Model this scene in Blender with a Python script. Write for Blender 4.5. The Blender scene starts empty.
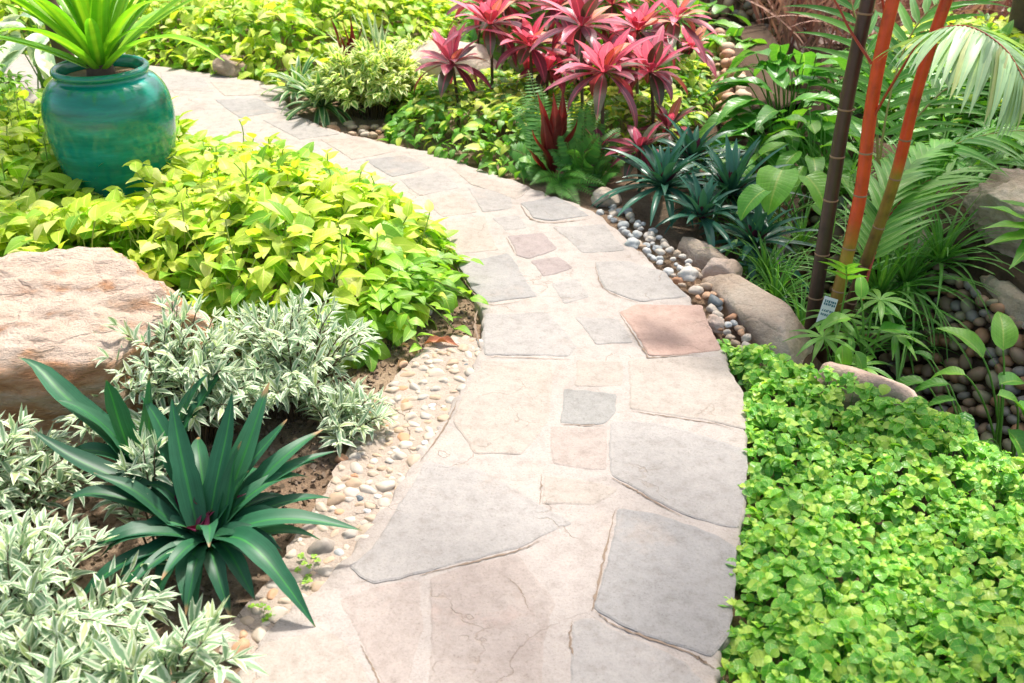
import bpy, bmesh, math, random
import numpy as np
from mathutils import Vector, noise as mnoise
random.seed(7); rng = np.random.default_rng(7)
R_ = math.radians
C = bpy.context.scene.collection
# ------------------------------------------------------------------ camera
CAMZ, PITCH, FPX = 1.6, 30.0, 996.0
cam_d = bpy.data.cameras.new("camera"); cam = bpy.data.objects.new("camera", cam_d); C.objects.link(cam)
cam.location = (0, 0, CAMZ); cam.rotation_euler = (R_(90 - PITCH), 0, 0)
cam_d.sensor_width = 36; cam_d.lens = 36 * FPX / 1024; cam_d.clip_end = 500; cam_d.clip_start = .02
cam_d.dof.use_dof = True; cam_d.dof.focus_distance = 3.0; cam_d.dof.aperture_fstop = 5.0
sc = bpy.context.scene; sc.camera = cam
# ------------------------------------------------------------------ light
SUN_EL = 62.0; SUN_AZ = 24.0      # azimuth measured from +Y (view direction) towards +X
w = bpy.data.worlds.new("World"); sc.world = w; w.use_nodes = True
nt = w.node_tree; bg = nt.nodes["Background"]; sky = nt.nodes.new("ShaderNodeTexSky")
sky.sky_type = 'NISHITA'; sky.sun_disc = False; sky.sun_elevation = R_(SUN_EL); sky.sun_rotation = R_(SUN_AZ)
sky.air_density = 1.0; sky.dust_density = 4.0; sky.ozone_density = 1.0
tint = nt.nodes.new('ShaderNodeMix'); tint.data_type = 'RGBA'; tint.blend_type = 'MULTIPLY'; tint.inputs[0].default_value = 1; tint.inputs[7].default_value = (1, .95, .88, 1); nt.links.new(sky.outputs[0], tint.inputs[6]); nt.links.new(tint.outputs[2], bg.inputs[0]); bg.inputs[1].default_value = 0.15
sd = bpy.data.lights.new("sun", 'SUN'); sd.energy = 2.8; sd.angle = R_(3.5); sd.color = (1, .955, .90)
sun = bpy.data.objects.new("sun", sd); C.objects.link(sun)
sdir = Vector((math.sin(R_(SUN_AZ)) * math.cos(R_(SUN_EL)), math.cos(R_(SUN_AZ)) * math.cos(R_(SUN_EL)), math.sin(R_(SUN_EL))))
sun.rotation_euler = sdir.to_track_quat('Z', 'Y').to_euler(); sun.location = (2, 5, 8)
vs = sc.view_settings; vs.view_transform = 'Standard'; vs.look = 'None'; vs.gamma = 1; vs.exposure = 1.10; vs.use_curve_mapping = False
sc.cycles.max_bounces = 10; sc.cycles.transparent_max_bounces = 8

# ------------------------------------------------------------------ pixel -> world helpers (placing things where they stand)
cp, sp_ = math.cos(R_(PITCH)), math.sin(R_(PITCH))
def ray(px, py):
    a, b = (px - 512) / FPX, (341.5 - py) / FPX
    return (a, cp + b * sp_, -sp_ + b * cp)
def G(px, py, z=0.0):
    d = ray(px, py); t = (z - CAMZ) / d[2]
    return (d[0] * t, d[1] * t, z)
def PY(px, py, y):
    d = ray(px, py); t = y / d[1]
    return (d[0] * t, y, CAMZ + d[2] * t)
def cat(pts, n):
    P = np.array(pts, float); k = len(P); out = []
    for i in range(n):
        u = i / (n - 1) * (k - 1); j = min(int(u), k - 2); t = u - j
        p0, p1, p2, p3 = P[max(j - 1, 0)], P[j], P[j + 1], P[min(j + 2, k - 1)]
        out.append(.5 * ((2 * p1) + (-p0 + p2) * t + (2 * p0 - 5 * p1 + 4 * p2 - p3) * t * t + (-p0 + 3 * p1 - 3 * p2 + p3) * t ** 3))
    return np.array(out)
def bez(a, b, c, n):
    a, b, c = map(np.array, (a, b, c)); t = np.linspace(0, 1, n)[:, None]
    return (1 - t) ** 2 * a + 2 * t * (1 - t) * b + t * t * c
def sstep(x): x = np.clip(x, 0, 1); return x * x * (3 - 2 * x)
def seg_dist(X, Y, poly, closed=True):
    P = np.array(poly, float)[:, :2]; n = len(P); best = np.full(np.shape(X), 1e9)
    for i in range(n if closed else n - 1):
        a, b = P[i], P[(i + 1) % n]; ab = b - a; L = ab @ ab + 1e-12
        t = np.clip(((X - a[0]) * ab[0] + (Y - a[1]) * ab[1]) / L, 0, 1)
        best = np.minimum(best, np.hypot(X - a[0] - t * ab[0], Y - a[1] - t * ab[1]))
    return best
def inside(X, Y, poly):
    P = np.array(poly, float)[:, :2]; n = len(P); r = np.zeros(np.shape(X), bool)
    for i in range(n):
        x0, y0 = P[i]; x1, y1 = P[(i + 1) % n]
        c = ((y0 > Y) != (y1 > Y)) & (X < (x1 - x0) * (Y - y0) / (y1 - y0 + 1e-12) + x0)
        r ^= c
    return r
def bumps(X, Y, f=1.0):
    return (np.sin(X * 7.3 * f + 1.3 * np.sin(Y * 5.1 * f)) * np.cos(Y * 6.1 * f + 1.7 * np.sin(X * 4.3 * f)) + .5 * np.sin(X * 17 * f + 2) * np.sin(Y * 15 * f + .5)) / 1.5

# ------------------------------------------------------------------ mesh builder
class MB:
    def __init__(s): s.V = []; s.L = []; s.S = []; s.U = []; s.M = []; s.n = 0
    def raw(s, V, F, UV=None, mat=0):
        """V (n,3); F (m,k) array of one polygon size; UV (n,2)"""
        V = np.asarray(V, float); F = np.asarray(F, int)
        s.V.append(V); s.L.append((F + s.n).ravel()); s.S.append(np.full(len(F), F.shape[1]))
        if UV is None: UV = np.zeros((len(V), 2))
        s.U.append(np.asarray(UV, float)[F.ravel()])
        s.M.append(np.full(len(F), mat) if np.isscalar(mat) else np.asarray(mat)); s.n += len(V)
    def leaves(s, tm, P, R, S, mi=0):
        V, F, UV = tm; P = np.asarray(P, float); N = len(P)
        if N == 0: return
        S = np.asarray(S, float)
        if S.ndim == 1: S = np.repeat(S[:, None], 3, 1)
        W = np.einsum('nij,nvj->nvi', R, V[None] * S[:, None, :]) + P[:, None, :]
        nv = len(V); FF = (F[None] + (np.arange(N) * nv)[:, None, None]).reshape(-1, F.shape[1])
        mi = np.full(N, mi) if np.isscalar(mi) else np.asarray(mi)
        s.raw(W.reshape(-1, 3), FF, np.tile(UV, (N, 1)), np.repeat(mi, len(F)))
    def blade(s, pts, widths, fold=.25, mat=0, up=(0, 0, 1), wave=0.0, cols=5):
        P = np.array(pts, float); k = len(P); T = np.gradient(P, axis=0); T /= np.linalg.norm(T, axis=1)[:, None] + 1e-9
        U = np.array(up, float) if np.ndim(up) == 2 else np.tile(np.array(up, float), (k, 1))
        Sd = np.cross(T, U); Sd /= np.linalg.norm(Sd, axis=1)[:, None] + 1e-6
        for i in range(1, k):
            if Sd[i] @ Sd[i - 1] < 0: Sd[i] *= -1
        N = np.cross(Sd, T); wd = np.array(widths)[:, None]
        us = np.linspace(-1, 1, cols); ph = random.uniform(0, 6)
        rows = []
        tt = np.linspace(0, 1, k)[:, None]
        for u in us:
            wv = wave * abs(u) * np.sin(tt * 14 + ph + u) * wd
            rows.append(P + Sd * wd * u * (1 - .12 * abs(fold)) + N * (wd * (abs(u) ** 1.4) * fold + wv))
        V = np.stack(rows, 1).reshape(-1, 3)
        UV = np.stack([np.tile((us + 1) / 2, k), np.repeat(np.linspace(0, 1, k), cols)], 1)
        F = [(i * cols + j, i * cols + j + 1, (i + 1) * cols + j + 1, (i + 1) * cols + j) for i in range(k - 1) for j in range(cols - 1)]
        s.raw(V, F, UV, mat)
    def tube(s, pts, rad, n=6, mat=0, cap=True):
        P = np.array(pts, float); k = len(P); rad = np.full(k, rad) if np.isscalar(rad) else np.array(rad)
        T = np.gradient(P, axis=0); T /= np.linalg.norm(T, axis=1)[:, None] + 1e-9
        a = np.array((1., 0, 0)) if abs(T[0][0]) < .8 else np.array((0, 1., 0))
        V = []
        for i in range(k):
            b = np.cross(T[i], a); b /= np.linalg.norm(b) + 1e-9; a = np.cross(b, T[i])
            for j in range(n):
                t = 2 * math.pi * j / n; V.append(P[i] + rad[i] * (math.cos(t) * a + math.sin(t) * b))
        UV = np.stack([np.tile(np.arange(n) / n, k), np.repeat(np.linspace(0, 1, k), n)], 1)
        F = [(i * n + j, i * n + (j + 1) % n, (i + 1) * n + (j + 1) % n, (i + 1) * n + j) for i in range(k - 1) for j in range(n)]
        s.raw(V, F, UV, mat)
        if cap and n == 4 or n == 3: return
        if cap:
            s.raw([V[(k - 1) * n + j] for j in range(n)], [list(range(n))], np.tile([[.5, 1.]], (n, 1)), mat)
            s.raw([V[n - 1 - j] for j in range(n)], [list(range(n))], np.tile([[.5, 0.]], (n, 1)), mat)
    def build(s, name, mats, parent=None, smooth=True, loc=None):
        me = bpy.data.meshes.new(name); V = np.concatenate(s.V); L = np.concatenate(s.L); S = np.concatenate(s.S)
        if loc is not None: V = V - np.array(loc)
        me.vertices.add(len(V)); me.vertices.foreach_set('co', V.ravel())
        me.loops.add(len(L)); me.loops.foreach_set('vertex_index', L.astype(np.int32))
        me.polygons.add(len(S)); st = np.concatenate([[0], np.cumsum(S)[:-1]])
        me.polygons.foreach_set('loop_start', st.astype(np.int32))
        try: me.polygons.foreach_set('loop_total', S.astype(np.int32))
        except Exception: pass
        me.polygons.foreach_set('material_index', np.concatenate(s.M).astype(np.int32))
        me.polygons.foreach_set('use_smooth', np.full(len(S), smooth))
        uv = me.uv_layers.new(name='UVMap'); uv.data.foreach_set('uv', np.concatenate(s.U).ravel())
        for m in (mats if isinstance(mats, (list, tuple)) else [mats]): me.materials.append(m)
        me.update(calc_edges=True); me.validate()
        o = bpy.data.objects.new(name, me); C.objects.link(o)
        if loc is not None: o.location = loc
        if parent: o.parent = parent; 
        if parent and loc is None: o.location = tuple(-x for x in parent.location)
        return o
def Rdir(D, roll=None, up=(0, 0, 1)):
    D = np.asarray(D, float); D = D / (np.linalg.norm(D, axis=1)[:, None] + 1e-9)
    u = np.tile(np.array(up, float), (len(D), 1)) if np.ndim(up) == 1 else up
    X = np.cross(D, u); X /= np.linalg.norm(X, axis=1)[:, None] + 1e-6
    N = np.cross(X, D)
    if roll is not None:
        c, s = np.cos(roll)[:, None], np.sin(roll)[:, None]; X, N = X * c + N * s, N * c - X * s
    return np.stack([X, D, N], 2)
def Ryp(yaw, pitch, roll=None):
    D = np.stack([np.sin(yaw) * np.cos(pitch), np.cos(yaw) * np.cos(pitch), np.sin(pitch)], 1)
    return Rdir(D, roll)
SH = dict(ovate=lambda t: math.sin(math.pi * min(1, t ** .62)) ** .9, lance=lambda t: math.sin(math.pi * t ** .8) ** 1.15,
          round=lambda t: math.sin(math.pi * t ** 1.15) ** .62, heart=lambda t: math.sin(math.pi * (.12 + .88 * t) ** .75) ** .8 * 1.0,
          strap=lambda t: min(1, .55 + 2 * t) * (1 - max(0, (t - .5) / .5) ** 1.9), cordy=lambda t: .16 + .84 * math.sin(math.pi * max(0, (t - .1) / .9) ** .85) ** 1.1 if t < .95 else .1 * (1 - t) / .05, narrow=lambda t: min(1, .35 + 5 * t) * (1 - t ** 1.6))
def leaf(shape='ovate', wr=.5, n=6, fold=.25, droop=.6, cols=3, wave=0):
    f = SH[shape]; y = z = 0; a = droop * .15; rows = []; uv = []; us = np.linspace(-1, 1, cols)
    for i in range(n + 1):
        t = i / n; hw = max(.006, f(t)) * wr * .5
        for u in us: rows.append((u * hw, y, z + abs(u) * hw * fold + wave * hw * abs(u) * math.sin(t * 11 + u * 2))); uv.append(((u + 1) / 2, t))
        y += math.cos(a) / n; z -= math.sin(a) / n; a += droop / n
    F = [(i * cols + j, i * cols + j + 1, (i + 1) * cols + j + 1, (i + 1) * cols + j) for i in range(n) for j in range(cols - 1)]
    return np.array(rows), np.array(F), np.array(uv)
def stalk():
    V = np.array([(-.5, 0, 0), (.5, 0, 0), (.5, 0, 1), (-.5, 0, 1), (0, -.5, 0), (0, .5, 0), (0, .5, 1), (0, -.5, 1)], float)
    return V, np.array([(0, 1, 2, 3), (4, 5, 6, 7)]), np.tile([[.5, .5]], (8, 1))
STALK = stalk()

# ------------------------------------------------------------------ materials
def newmat(name):
    m = bpy.data.materials.new(name); m.use_nodes = True; n = m.node_tree.nodes; return m, n, m.node_tree.links, n["Principled BSDF"]
def c4(c): return (c[0], c[1], c[2], 1)
def mixc(n, l, fac, a, b, mode='MIX'):
    x = n.new("ShaderNodeMix"); x.data_type = 'RGBA'; x.blend_type = mode
    for sck, v in ((x.inputs[0], fac), (x.inputs[6], a), (x.inputs[7], b)):
        if isinstance(v, (int, float)): sck.default_value = v
        elif isinstance(v, tuple): sck.default_value = c4(v)
        else: l.new(v, sck)
    return x.outputs[2]
def math_(n, l, op, a, b=None, c=None, clamp=False):
    x = n.new("ShaderNodeMath"); x.operation = op; x.use_clamp = clamp
    for i, v in enumerate((a, b, c)):
        if v is None: continue
        if isinstance(v, (int, float)): x.inputs[i].default_value = v
        else: l.new(v, x.inputs[i])
    return x.outputs[0]
def noise_(n, l, vec, scale, detail=4, rough=.6):
    x = n.new("ShaderNodeTexNoise"); x.inputs["Scale"].default_value = scale; x.inputs["Detail"].default_value = detail; x.inputs["Roughness"].default_value = rough
    if vec is not None: l.new(vec, x.inputs["Vector"])
    return x.outputs[0]
def ramp(n, l, fac, stops):
    r = n.new("ShaderNodeValToRGB"); l.new(fac, r.inputs[0]); e = r.color_ramp.elements
    e[0].position, e[0].color = stops[0][0], c4(stops[0][1]); e[1].position, e[1].color = stops[-1][0], c4(stops[-1][1])
    for p, c in stops[1:-1]: k = e.new(p); k.color = c4(c)
    return r.outputs[0]
def leafmat(name, a, b, rib=None, ribw=.08, margin=None, mstart=.5, mnoise=.6, veins=.5, trans=.35, tcol=None, rough=.42, spec=.4, vscale=12, third=None, streak=.5, tip=.0):
    m, n, l, pb = newmat(name)
    uv = n.new("ShaderNodeUVMap"); sep = n.new("ShaderNodeSeparateXYZ"); l.new(uv.outputs[0], sep.inputs[0])
    u = math_(n, l, 'MULTIPLY', math_(n, l, 'ABSOLUTE', math_(n, l, 'SUBTRACT', sep.outputs[0], .5)), 2.0)
    geo = n.new("ShaderNodeNewGeometry"); rnd = geo.outputs["Random Per Island"]
    tc = n.new("ShaderNodeTexCoord")
    nz = noise_(n, l, tc.outputs["Object"], 22, 3)
    col = mixc(n, l, rnd, a, b)
    if third:
        f3 = math_(n, l, 'GREATER_THAN', math_(n, l, 'FRACT', math_(n, l, 'MULTIPLY', rnd, 7.31)), .8)
        col = mixc(n, l, f3, col, third)
    shade = math_(n, l, 'MULTIPLY_ADD', nz, .5, .75)
    br = math_(n, l, 'MULTIPLY', shade, math_(n, l, 'MULTIPLY_ADD', math_(n, l, 'FRACT', math_(n, l, 'MULTIPLY', rnd, 13.7)), .4, .8))
    # side veins, running outwards and forwards from the midrib
    ph = math_(n, l, 'MULTIPLY', math_(n, l, 'SUBTRACT', sep.outputs[1], math_(n, l, 'MULTIPLY', u, .16)), vscale * 6.28)
    vein = math_(n, l, 'POWER', math_(n, l, 'MULTIPLY_ADD', math_(n, l, 'SINE', ph), .5, .5), 6.0)
    if margin:
        edge = math_(n, l, 'MULTIPLY_ADD', noise_(n, l, tc.outputs["Object"], 60, 2), mnoise, u)
        mk = n.new("ShaderNodeMapRange"); l.new(edge, mk.inputs[0]); mk.inputs[1].default_value = mstart + mnoise * .5 - .05; mk.inputs[2].default_value = mstart + mnoise * .5 + .1
        col = mixc(n, l, mk.outputs[0], col, margin)
    if rib:
        rm = n.new("ShaderNodeMapRange"); l.new(u, rm.inputs[0]); rm.inputs[1].default_value = ribw; rm.inputs[2].default_value = ribw * 2.2; rm.inputs[3].default_value = 1; rm.inputs[4].default_value = 0
        col = mixc(n, l, math_(n, l, 'MAXIMUM', rm.outputs[0], math_(n, l, 'MULTIPLY', vein, .25 * veins)), col, rib)
    cmb = n.new("ShaderNodeCombineXYZ"); l.new(math_(n, l, 'MULTIPLY', sep.outputs[0], 26.0), cmb.inputs[0]); l.new(math_(n, l, 'MULTIPLY', sep.outputs[1], 1.6), cmb.inputs[1]); l.new(math_(n, l, 'MULTIPLY', rnd, 37.0), cmb.inputs[2])
    stn = noise_(n, l, cmb.outputs[0], 1.0, 4, .6)
    col = mixc(n, l, streak, col, ramp(n, l, stn, [(.3, (.72, .76, .72)), (.5, (1, 1, 1)), (.72, (1.3, 1.25, 1.2))]), 'MULTIPLY')
    if tip:
        tm_ = n.new("ShaderNodeMapRange"); l.new(math_(n, l, 'MULTIPLY_ADD', stn, .16, math_(n, l, 'MULTIPLY_ADD', math_(n, l, 'FRACT', math_(n, l, 'MULTIPLY', rnd, 5.7)), tip, sep.outputs[1])), tm_.inputs[0]); tm_.inputs[1].default_value = 1.08; tm_.inputs[2].default_value = 1.12
        col = mixc(n, l, tm_.outputs[0], col, (.30, .19, .09))
    sc_ = n.new("ShaderNodeVectorMath"); sc_.operation = 'SCALE'; l.new(col, sc_.inputs[0]); l.new(br, sc_.inputs[3]); col = sc_.outputs[0]
    l.new(col, pb.inputs["Base Color"]); pb.inputs["Roughness"].default_value = rough; pb.inputs["Specular IOR Level"].default_value = spec
    bp = n.new("ShaderNodeBump"); bp.inputs["Strength"].default_value = .5 * veins; bp.inputs["Distance"].default_value = .004
    hb = math_(n, l, 'SUBTRACT', math_(n, l, 'MULTIPLY', nz, .8), math_(n, l, 'MULTIPLY', vein, .6)); l.new(hb, bp.inputs["Height"]); l.new(bp.outputs[0], pb.inputs["Normal"])
    if trans:
        tr = n.new("ShaderNodeBsdfTranslucent"); mx = n.new("ShaderNodeMixShader"); mx.inputs[0].default_value = trans
        tcn = mixc(n, l, 1.0, col, tcol or (1.5, 1.6, .6), 'MULTIPLY'); l.new(tcn, tr.inputs[0])
        l.new(pb.outputs[0], mx.inputs[1]); l.new(tr.outputs[0], mx.inputs[2]); l.new(mx.outputs[0], n["Material Output"].inputs[0])
    return m
def rockmat(name, stops, scale=3.0, strat=1.0, bump=.6, rough=.85, rnd=.0, up_cols=None):
    m, n, l, pb = newmat(name); tc = n.new("ShaderNodeTexCoord"); mp = n.new("ShaderNodeMapping"); l.new(tc.outputs["Object"], mp.inputs[0])
    oi = n.new("ShaderNodeObjectInfo"); mp.inputs["Scale"].default_value = (1, 1, strat)
    cb = n.new("ShaderNodeVectorMath"); cb.operation = 'ADD'; l.new(mp.outputs[0], cb.inputs[0]); l.new(oi.outputs["Random"], cb.inputs[1]); v = cb.outputs[0]
    f = noise_(n, l, v, scale, 8, .65)
    if rnd: f = math_(n, l, 'ADD', math_(n, l, 'MULTIPLY', f, 1 - rnd), math_(n, l, 'MULTIPLY', oi.outputs["Random"], rnd))
    col = ramp(n, l, f, stops)
    if up_cols:
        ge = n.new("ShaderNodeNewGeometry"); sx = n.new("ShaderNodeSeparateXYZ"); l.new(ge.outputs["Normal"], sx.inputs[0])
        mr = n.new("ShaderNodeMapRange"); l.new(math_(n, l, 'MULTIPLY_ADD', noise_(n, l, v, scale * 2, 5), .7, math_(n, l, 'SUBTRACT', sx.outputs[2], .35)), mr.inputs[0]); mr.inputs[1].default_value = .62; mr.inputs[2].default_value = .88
        col = mixc(n, l, mr.outputs[0], col, mixc(n, l, noise_(n, l, v, scale * 1.4, 7, .7), up_cols[0], up_cols[1]))  # upward faces blend to the second colour pair
    fine = noise_(n, l, v, scale * 22, 4, .7)
    sp = ramp(n, l, fine, [(.25, (.72, .7, .68)), (.5, (1, 1, 1)), (.75, (1.12, 1.1, 1.08))])
    col = mixc(n, l, .8, col, sp, 'MULTIPLY')
    l.new(col, pb.inputs["Base Color"]); pb.inputs["Roughness"].default_value = rough; pb.inputs["Specular IOR Level"].default_value = .25
    bp = n.new("ShaderNodeBump"); bp.inputs["Strength"].default_value = bump; bp.inputs["Distance"].default_value = .02
    vo = n.new("ShaderNodeTexVoronoi"); vo.feature = 'DISTANCE_TO_EDGE'; vo.inputs["Scale"].default_value = scale * 1.3
    wn = n.new("ShaderNodeTexNoise"); wn.inputs["Scale"].default_value = scale * 1.5; wn.inputs["Detail"].default_value = 6; l.new(v, wn.inputs["Vector"])
    ws = n.new("ShaderNodeVectorMath"); ws.operation = 'SCALE'; ws.inputs[3].default_value = .9 / scale; l.new(wn.outputs[1], ws.inputs[0])
    wa = n.new("ShaderNodeVectorMath"); wa.operation = 'ADD'; l.new(v, wa.inputs[0]); l.new(ws.outputs[0], wa.inputs[1]); l.new(wa.outputs[0], vo.inputs["Vector"])
    ck = math_(n, l, 'MINIMUM', math_(n, l, 'MULTIPLY', vo.outputs[0], 14.0), 1.0)
    h = math_(n, l, 'ADD', noise_(n, l, v, scale * 3, 10, .7), math_(n, l, 'ADD', math_(n, l, 'MULTIPLY', fine, .3), math_(n, l, 'MULTIPLY', ck, .16 if scale < 8 else 0))); l.new(h, bp.inputs["Height"]); l.new(bp.outputs[0], pb.inputs["Normal"])
    return m
def plain(name, col, rough=.6, col2=None, scale=20, spec=.4, bump=0, ramp_v=None):
    m, n, l, pb = newmat(name); tc = n.new("ShaderNodeTexCoord"); nz = noise_(n, l, tc.outputs["Object"], scale, 5)
    if ramp_v:
        uv = n.new("ShaderNodeUVMap"); sep = n.new("ShaderNodeSeparateXYZ"); l.new(uv.outputs[0], sep.inputs[0])
        base = ramp(n, l, math_(n, l, 'ADD', sep.outputs[1], math_(n, l, 'MULTIPLY_ADD', nz, .04, -.02)), ramp_v)
        mul = ramp(n, l, nz, [(.3, (.55, .55, .55)), (.45, (.9, .9, .9)), (.7, (1.2, 1.2, 1.2))]); col_o = mixc(n, l, 1.0, base, mul, 'MULTIPLY')
    else: col_o = mixc(n, l, nz, col, col2 or tuple(x * .7 for x in col))
    l.new(col_o, pb.inputs["Base Color"]); pb.inputs["Roughness"].default_value = rough; pb.inputs["Specular IOR Level"].default_value = spec
    if bump:
        bp = n.new("ShaderNodeBump"); bp.inputs["Strength"].default_value = bump; bp.inputs["Distance"].default_value = .01; l.new(nz, bp.inputs["Height"]); l.new(bp.outputs[0], pb.inputs["Normal"])
    return m
M = {}
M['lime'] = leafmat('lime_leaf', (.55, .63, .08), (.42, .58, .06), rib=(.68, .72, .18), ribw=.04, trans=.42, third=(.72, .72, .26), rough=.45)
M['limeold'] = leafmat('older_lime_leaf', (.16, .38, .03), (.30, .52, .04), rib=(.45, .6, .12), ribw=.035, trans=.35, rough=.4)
M['midgreen'] = leafmat('mid_green_leaf', (.09, .29, .035), (.19, .42, .045), rib=(.3, .45, .08), ribw=.035, trans=.32, rough=.38)
M['mint'] = leafmat('mint_leaf', (.12, .38, .05), (.23, .52, .06), rib=(.42, .62, .14), ribw=.025, margin=(.48, .66, .13), mstart=.9, mnoise=.5, trans=.33, third=(.46, .64, .10), rough=.33, vscale=5, veins=.9)
M['mintyoung'] = leafmat('young_mint_leaf', (.38, .62, .08), (.52, .70, .12), rib=(.6, .74, .2), ribw=.03, trans=.35, rough=.35, vscale=5)
M['mintlow'] = leafmat('low_mint_leaf', (.05, .24, .03), (.10, .32, .04), rib=(.2, .4, .08), ribw=.03, trans=.3, rough=.4, vscale=5)  # darker green, used on most of the lower shoots
M['silver'] = leafmat('silver_variegated_leaf', (.20, .33, .19), (.30, .44, .25), margin=(.64, .70, .52), mstart=.48, mnoise=.9, trans=.25, tcol=(1.1, 1.2, .8), rough=.5, veins=.3, third=(.40, .50, .22))
M['rhoeo'] = leafmat('rhoeo_leaf', (.014, .085, .040), (.03, .125, .058), rib=(.03, .17, .04), ribw=.06, trans=.14, tcol=(1.4, 1.8, .7), rough=.46, spec=.35, veins=.08, vscale=1, streak=.9, tip=.10)
M['rhoeo_blue'] = leafmat('bluish_rhoeo_leaf', (.028, .12, .075), (.055, .18, .115), rib=(.05, .15, .09), ribw=.06, trans=.1, rough=.3, veins=.08, vscale=1)
M['purple'] = leafmat('purple_bract', (.07, .012, .03), (.11, .02, .05), trans=.15, tcol=(2, .6, 1), rough=.35, veins=.1)
M['darkred'] = leafmat('dark_red_leaf', (.09, .012, .012), (.15, .025, .02), rib=(.2, .05, .04), ribw=.06, trans=.2, tcol=(2, .5, .4), rough=.35, veins=.15)
M['cordy'] = leafmat('red_cordyline_leaf', (.72, .06, .15), (.86, .26, .34), rib=(.8, .36, .40), ribw=.06, margin=(.12, .035, .05), mstart=.88, mnoise=.5, trans=.3, tcol=(1.5, .8, .9), rough=.36, veins=.15, third=(.62, .30, .16), streak=.9)
M['cordydark'] = leafmat('dark_cordyline_leaf', (.15, .05, .065), (.32, .06, .09), rib=(.5, .1, .15), ribw=.07, trans=.2, tcol=(1.6, .7, .8), rough=.32, veins=.15, third=(.09, .10, .05), streak=.9, tip=.1)
M['fern'] = leafmat('fern_leaf', (.07, .26, .04), (.15, .37, .06), trans=.3, rough=.45, veins=.3)
M['bigleaf'] = leafmat('broad_leaf', (.05, .22, .028), (.12, .34, .045), rib=(.26, .46, .11), ribw=.03, trans=.28, rough=.33, veins=.7, vscale=9)
M['palmleaf'] = leafmat('palm_leaflet', (.09, .30, .04), (.19, .43, .07), rib=(.26, .46, .12), ribw=.08, trans=.26, rough=.36, veins=.1, vscale=1)
M['palmpale'] = leafmat('pale_palm_leaflet', (.30, .46, .24), (.38, .54, .28), rib=(.44, .56, .26), ribw=.08, trans=.26, rough=.4, veins=.1, vscale=1, third=(.46, .50, .20))
M['agave'] = leafmat('bright_strap_leaf', (.12, .36, .02), (.22, .47, .03), rib=(.32, .55, .04), ribw=.2, trans=.36, rough=.4, veins=.12, vscale=1)
M['spider'] = leafmat('spider_leaf', (.06, .19, .06), (.10, .26, .07), margin=(.42, .50, .25), mstart=.62, mnoise=.25, trans=.25, rough=.4, veins=.1)
M['schef'] = leafmat('cream_variegated_leaf', (.12, .30, .04), (.22, .40, .06), margin=(.72, .74, .34), mstart=.36, mnoise=1.0, trans=.3, rough=.42, veins=.3)
M['stem'] = plain('green_stem', (.30, .40, .08), .5, (.18, .28, .05))
M['stembrown'] = plain('woody_stem', (.13, .09, .05), .7, (.08, .055, .03))
M['greenstalk'] = plain('leaf_stalk', (.10, .26, .04), .45, (.16, .34, .05))
M['bark'] = plain('brown_bark', (.16, .10, .065), .85, (.07, .045, .03), 30, bump=.6)
def soilmat():
    m, n, l, pb = newmat('soil'); tc = n.new("ShaderNodeTexCoord"); v = tc.outputs["Object"]
    a = noise_(n, l, v, 4, 6); col = ramp(n, l, a, [(.3, (.20, .135, .085)), (.5, (.32, .225, .15)), (.7, (.42, .32, .22))])
    f = noise_(n, l, v, 90, 6, .75); col = mixc(n, l, .9, col, ramp(n, l, f, [(.3, (.55, .52, .5)), (.55, (1, 1, 1)), (.75, (1.35, 1.3, 1.25))]), 'MULTIPLY')
    sz = n.new("ShaderNodeSeparateXYZ"); l.new(v, sz.inputs[0]); wet = n.new("ShaderNodeMapRange"); l.new(math_(n, l, 'MULTIPLY_ADD', a, .3, sz.outputs[0]), wet.inputs[0]); wet.inputs[1].default_value = .85; wet.inputs[2].default_value = 1.0
    col = mixc(n, l, math_(n, l, 'MULTIPLY', wet.outputs[0], .85), col, (.085, .055, .035))
    l.new(col, pb.inputs["Base Color"]); pb.inputs["Roughness"].default_value = .95; pb.inputs["Specular IOR Level"].default_value = .15
    bp = n.new("ShaderNodeBump"); bp.inputs["Strength"].default_value = .9; bp.inputs["Distance"].default_value = .015; l.new(f, bp.inputs["Height"]); l.new(bp.outputs[0], pb.inputs["Normal"])
    return m
M['soil'] = soilmat()
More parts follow.
